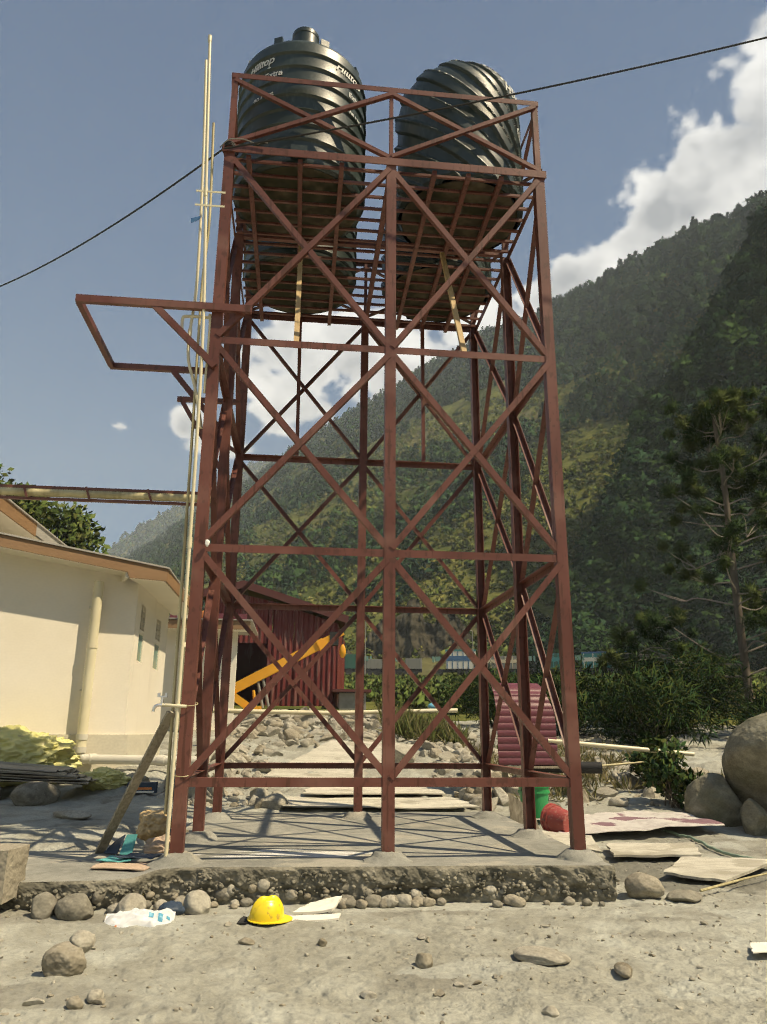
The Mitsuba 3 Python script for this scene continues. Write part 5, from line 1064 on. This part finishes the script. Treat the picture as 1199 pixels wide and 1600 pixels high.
part(hh, 'headband', tube([(.118*math.cos(a), .095*math.sin(a), .0) for a in np.linspace(0, 2*np.pi, 40)], .008, 6).apply_transform(HM), 'black_rubber', 50)
solo('rubber_scrap', 'flat black scrap on the sand touching the yellow helmet', 'scrap', sheet([(-1.12, -1.06, -.30), (-.98, -1.10, -.30), (-.98, -.98, -.28), (-1.08, -.98, -.28)], 10, 8, .01, wob(.012, 13), .03, 13).apply_translation((0, 0, float(ground_z(-1.05, -1.05))+.305)), 'black_rubber', 40)
zz = float(ground_z(-.6, -.8))
solo('foam_board', 'broken white foam board leaning on the sand right of the helmet', 'foam board', sheet([(-.74, -.84, zz+.02), (-.45, -.80, zz+.025), (-.38, -.66, zz+.085), (-.62, -.70, zz+.05)], 18, 10, .018, wob(.012, 14), .06, 14), 'foam_white', 40)
solo('foam_board', 'flat strip of white foam lying right beside the helmet', 'foam board', sheet([(-.80, -1.02, zz+.0), (-.42, -.96, zz+.0), (-.40, -.88, zz+.012), (-.78, -.90, zz+.012)], 14, 8, .014, wob(.006, 15), .03, 15), 'foam_white', 40)
# white sack with blue print
def sack_mesh():
    u, v = np.meshgrid(np.linspace(-1, 1, 60), np.linspace(-1, 1, 40), indexing='xy'); P = np.stack([u*.235, v*.13, np.zeros_like(u)], -1)
    h = .085*np.clip(1-np.abs(u)**4, 0, 1)*np.clip(1-v**2, 0, 1)**.6*(.75+.35*u)+(meshkit.fbm(np.stack([u*2.5, v*2.5, u*0], -1), 4, 5)-.5)*.085*np.clip(1.1-np.abs(u)**6, 0, 1)
    P[..., 2] = np.maximum(h, .004); a = grid_mesh(P); b = grid_mesh(P*[1, 1, 0]+[0, 0, -.012]); b.invert(); return cat(a, b), P
sm, SP = sack_mesh(); SM = tr.translation_matrix((-1.80, -.90, float(ground_z(-1.8, -.9))-.005)) @ tr.rotation_matrix(.06, (0, 0, 1)) @ tr.rotation_matrix(.28, (1, 0, 0))
sk = solo('cement_sack', 'crumpled white plastic sack with blue print in front of the slab', 'sack', sm.copy().apply_transform(SM), 'sack_white', 55)
def patch_on(i0, i1, j0, j1): return grid_mesh(SP[i0:i1, j0:j1]+[0, 0, .003])
for q in ((14, 20, 38, 43), (12, 21, 46, 51), (15, 21, 53, 57)): part(sk, 'print', patch_on(*q).apply_transform(SM), 'sack_blue', True)
part(sk, 'print', patch_on(2, 6, 6, 14).apply_transform(SM), 'orange_print', True)
solo('navy_cloth', 'dark blue cloth crumpled behind the white sack', 'cloth', rock((.24, .18, .12), 93, 3, 4, .3).apply_translation((-1.62, -.62, -.29)), 'navy_card', 45)
# block, left
bk = trimesh.creation.box((.60, .34, .34)).subdivide().subdivide().subdivide(); bk.vertices += (meshkit.fbm(bk.vertices*6, 3, 9)[:, None]-.5)*.022*np.sign(bk.vertices); bk.apply_transform(tr.rotation_matrix(-.12, (0, 0, 1))); bk.apply_translation((-3.04, -.60, -.03))
solo('stone_block', 'squared brown stone block at the left edge in front of the slab', 'block', bk, 'rock_brown', 40)
# leaning plank
solo('leaning_plank', 'long grey plank leaning against the front left tower leg', 'plank', rectbar((-2.50, .82, -.10), (-1.83, -.02, 1.12), (1, 0, .6), .085, .025), 'grey_wood')
# scrap by the plank foot
zc = SZ-.03
solo('cardboard', 'flattened brown cardboard on the slab left of the front left leg', 'cardboard', sheet([(-2.36, -.08, zc+.012), (-1.92, -.20, zc+.012), (-1.82, .12, zc+.014), (-2.32, .20, zc+.014)], 24, 16, .008, wob(.010, 16), .05, 16), 'card_mat', 40)
solo('cardboard', 'teal and grey card sheets lying on the brown cardboard', 'card', sheet([(-2.36, .10, zc+.035), (-2.08, .06, zc+.035), (-2.0, .26, zc+.036), (-2.30, .34, zc+.036)], 24, 16, .006, wob(.012, 17), .05, 17), 'teal_card', 40)
solo('cardboard', 'dark sheet of card at the top of the pile beside the leg', 'card', sheet([(-2.22, .10, zc+.058), (-1.90, .06, zc+.058), (-1.82, .28, zc+.060), (-2.12, .34, zc+.060)], 20, 14, .006, wob(.012, 18), .06, 18), 'navy_card', 40)
cb = thing('carton', 'open teal and navy carton lying behind the flattened cardboard', 'carton'); 
part(cb, 'face', sheet([(-2.28, .62, zc+.01), (-2.17, .58, zc+.01), (-2.15, .66, zc+.17), (-2.25, .72, zc+.16)], 8, 8, .01), 'teal_card'); part(cb, 'side', sheet([(-2.44, .72, zc+.01), (-2.305, .625, zc+.01), (-2.265, .725, zc+.16), (-2.36, .80, zc+.10)], 8, 8, .01), 'navy_card')
solo('brown_cloth', 'crumpled brown striped cloth right of the teal carton', 'cloth', rock((.36, .26, .20), 94, 4, 3, .35).apply_translation((-1.93, .66, zc+.06)), 'card_mat', 50)
solo('straw_bag', 'torn tan straw filled bag on the sand by the left tower legs', 'bag', rock((.75, .34, .30), 95, 4, 3, .35).apply_transform(tr.rotation_matrix(-.3, (0, 1, 0))).apply_translation((-2.16, 1.55, .06)), 'tan_wood', 50)
# roofing sheets stack and tarpaulin
rsx = thing('roofing_stack', 'stack of grey roofing sheets lying on boulders at the left edge', 'roofing sheets')
for k in range(6):
    o = .035*k; m = sheet([(-6.6, 4.6+o, .36+.042*k), (-3.55-.09*k, 4.5+o*.6, .26+.030*k), (-3.7-.06*k, 5.3, .28+.031*k), (-6.6, 5.5, .40+.044*k)], 60, 14, .010, lambda u, v, k=k: .014*np.sin(v*30+k)+.02*(meshkit.fbm(np.stack([u*4+k, v*3, u*0], -1), 3, k)-.5), .05, 20+k); part(rsx, 'sheet', m, 'steel_grey' if k % 2 else 'grey_wood', 40)
tq = trimesh.creation.icosphere(subdivisions=5); v = tq.vertices; rdg = np.abs(meshkit.fbm(v*2.3, 3, 33)-.5); v = v*(1+(meshkit.fbm(v*1.6, 2, 30)[:, None]-.5)*.8-(np.sqrt(rdg)*.55)[:, None]-.34*np.sqrt(np.abs(meshkit.fbm(v*4.5+2, 2, 34)-.5))[:, None]+.45); tq.vertices = v*[.74, .40, .33]; tq.apply_translation((-5.10, 5.9, .56)); solo('yellow_tarpaulin', 'big crumpled yellow tarpaulin heap against the cream wall', 'tarpaulin', tq, 'yellow_tarp', 50)
tq = trimesh.creation.icosphere(subdivisions=5); v = tq.vertices; rdg = np.abs(meshkit.fbm(v*2.6+4, 3, 37)-.5); v = v*(1.4+(meshkit.fbm(v*1.8, 2, 35)[:, None]-.5)*.8-(np.sqrt(rdg)*.6)[:, None]-.3*np.sqrt(np.abs(meshkit.fbm(v*4.5+7, 2, 38)-.5))[:, None]); tq.vertices = v*[.30, .22, .14]; tq.apply_translation((-3.62, 5.5, .24)); solo('yellow_tarpaulin', 'smaller crumpled piece of yellow tarpaulin right of the big heap', 'tarpaulin', tq, 'yellow_tarp', 50)
pb = solo('printed_box', 'dark box with an orange stripe lying on the rubble by the plank', 'box', box(-3.15, -2.75, 5.0, 5.18, .10, .25), 'navy_card'); part(pb, 'stripe', box(-3.10, -2.80, 4.992, 4.997, .15, .185), 'orange_print'); part(pb, 'pale_stripe', box(-3.06, -2.77, 4.992, 4.997, .108, .135), 'foam_white')
# ------------------------------------------------------------------ pipes up the left leg, tap, wires
def polepipe(label, pts, r, mat, joints=()):
    k = solo('riser_pipe', label, 'pipe', tube(curve(pts, 60), r, 10), mat, 60)
    for (p, q) in joints: part(k, 'coupling', tube([p, q], r*1.35, 10), mat, 50)
polepipe('long cream riser pipe up the outside of the front left leg, tallest of the pipes', [(-1.775, -.075, SZ+.05), (-1.775, -.078, 1.2), (-1.785, -.08, 2.6), (-1.80, -.085, 3.9), (-1.83, -.09, 5.0), (-1.90, -.10, 6.3), (-1.955, -.10, 7.4), (-2.0, -.10, 8.33)], .0165, 'cream_pvc', [((-1.785, -.08, 2.55), (-1.786, -.08, 2.65)), ((-1.90, -.10, 6.28), (-1.906, -.10, 6.38)), ((-2.0, -.10, 8.30), (-2.002, -.10, 8.38))])
polepipe('bent cream pipe with elbows swinging out from the left leg', [(-2.035, -.02, 8.12), (-1.98, -.02, 7.0), (-1.94, -.02, 5.9), (-1.93, -.02, 5.2), (-1.955, -.02, 4.75), (-1.945, -.02, 4.45), (-1.86, -.0, 4.15), (-1.775, .02, 3.75)], .015, 'cream_pvc', [((-1.955, -.02, 4.78), (-1.955, -.02, 4.70))])
polepipe('bamboo pole tied along the front left leg beside the cream pipes', [(-1.82, .02, .3), (-1.85, .02, 3.2), (-1.88, .02, 5.2), (-1.86, .0, 6.1), (-1.90, .0, 7.3)], .014, 'bamboo_mat')
polepipe('short horizontal cream pipe with elbow under the bracket bar', [(-2.03, -.03, 4.74), (-2.035, -.03, 4.88), (-2.0, -.03, 4.915), (-1.80, -.03, 4.915), (-1.765, -.03, 4.88), (-1.765, -.03, 4.1)], .015, 'cream_pvc')
for z in (6.15, 6.32): solo('pipe_tie', 'cream tie band holding the riser pipes to the leg' , 'tie', box(-2.0, -1.70, -.118, -.112, z, z+.02), 'cream_pvc', group='tie bands on the riser pipes')
solo('blue_tape', 'scrap of blue tape flying from the riser pipes', 'tape', sheet([(-2.02, -.12, 5.93), (-1.93, -.12, 5.99), (-1.93, -.11, 6.03), (-2.03, -.10, 6.0)], 8, 6, .004, wob(.01, 40)), 'truck_blue', 40)
tpn = thing('water_tap', 'metal water tap on a short pipe beside the left tower leg', 'tap')
part(tpn, 'pipe', tube([(-1.70, -.09, 1.165), (-1.90, -.10, 1.175)], .014, 10), 'cream_pvc', 50); part(tpn, 'spout', tube(curve([(-1.88, -.10, 1.175), (-1.94, -.10, 1.172), (-1.965, -.10, 1.15), (-1.97, -.10, 1.12)], 12), .013, 10), 'chrome', 50)
part(tpn, 'valve', tube([(-1.905, -.10, 1.175), (-1.905, -.10, 1.24)], .012, 10), 'chrome', 50); part(tpn, 'handle', cat(box(-1.945, -1.865, -.108, -.092, 1.238, 1.25), box(-1.945, -1.925, -.108, -.092, 1.25, 1.275), box(-1.885, -1.865, -.108, -.092, 1.25, 1.275)), 'chrome')
for k, z in enumerate((1.19, .62)):
    pts_ = [(-1.60+.0*t, 0, 0) for t in range(2)]
    loop = [(XL[0]+.065*math.cos(a)*1.25, .065*math.sin(a)*1.25+.0, z+.02*math.sin(a*1.0)) for a in np.linspace(0, 2*np.pi, 25)]
    part(tower, 'binding_wire', tube(loop, .004, 5), 'bamboo_mat', 50)
def sag(p, q, s, n=40):
    p, q = np.array(p), np.array(q); t = np.linspace(0, 1, n)[:, None]; c = p*(1-t)+q*t; c[:, 2] -= s*4*(t*(1-t))[:, 0]; return c
wr = solo('overhead_wire', 'black overhead wire sagging to the tower from the left', 'wire', tube(sag((-9.5, 8.5, 9.60), (-1.76, -.06, 6.93), .55, 60), .011, 6), 'black_rubber', 60)
solo('overhead_wire', 'black overhead wire rising from the tower to the upper right', 'wire', tube(sag((-1.76, -.09, 6.90), (7.2, -1.60, 8.98), .16, 60), .010, 6), 'black_rubber', 60)
solo('wire_tail', 'loose wire ends knotted at the front left corner of the platform', 'wire', tube(curve([(-1.80, -.08, 6.92), (-1.70, -.12, 7.0), (-1.55, -.10, 7.03), (-1.42, -.09, 7.0), (-1.35, -.10, 7.02), (-1.30, -.10, 7.01)], 30), .007, 6), 'steel_grey', 60)
part('wire_tail', 'coil', tube([(XL[0]+.085*math.cos(a), .085*math.sin(a), 6.94+.015*math.sin(3*a)+a*.003) for a in np.linspace(0, 6*np.pi, 70)], .007, 6), 'black_rubber', 60)
#HAZE
scene['haze_air'] = {'type': 'homogeneous', 'albedo': {'type': 'rgb', 'value': [.93, .95, .97]}, 'sigma_t': {'type': 'rgb', 'value': [HAZE*.9, HAZE, HAZE*1.15]}}
scene['haze'] = {'type': 'cube', 'to_world': T().translate([0, 0, 279]).scale([1640, 1640, 285]), 'bsdf': {'type': 'null'}, 'interior': {'type': 'ref', 'id': 'haze_air'}}
labels['haze'] = {'kind': 'stuff', 'label': 'thin bluish air between the camera and the mountains'}
scene['camera']['medium'] = {'type': 'ref', 'id': 'haze_air'}
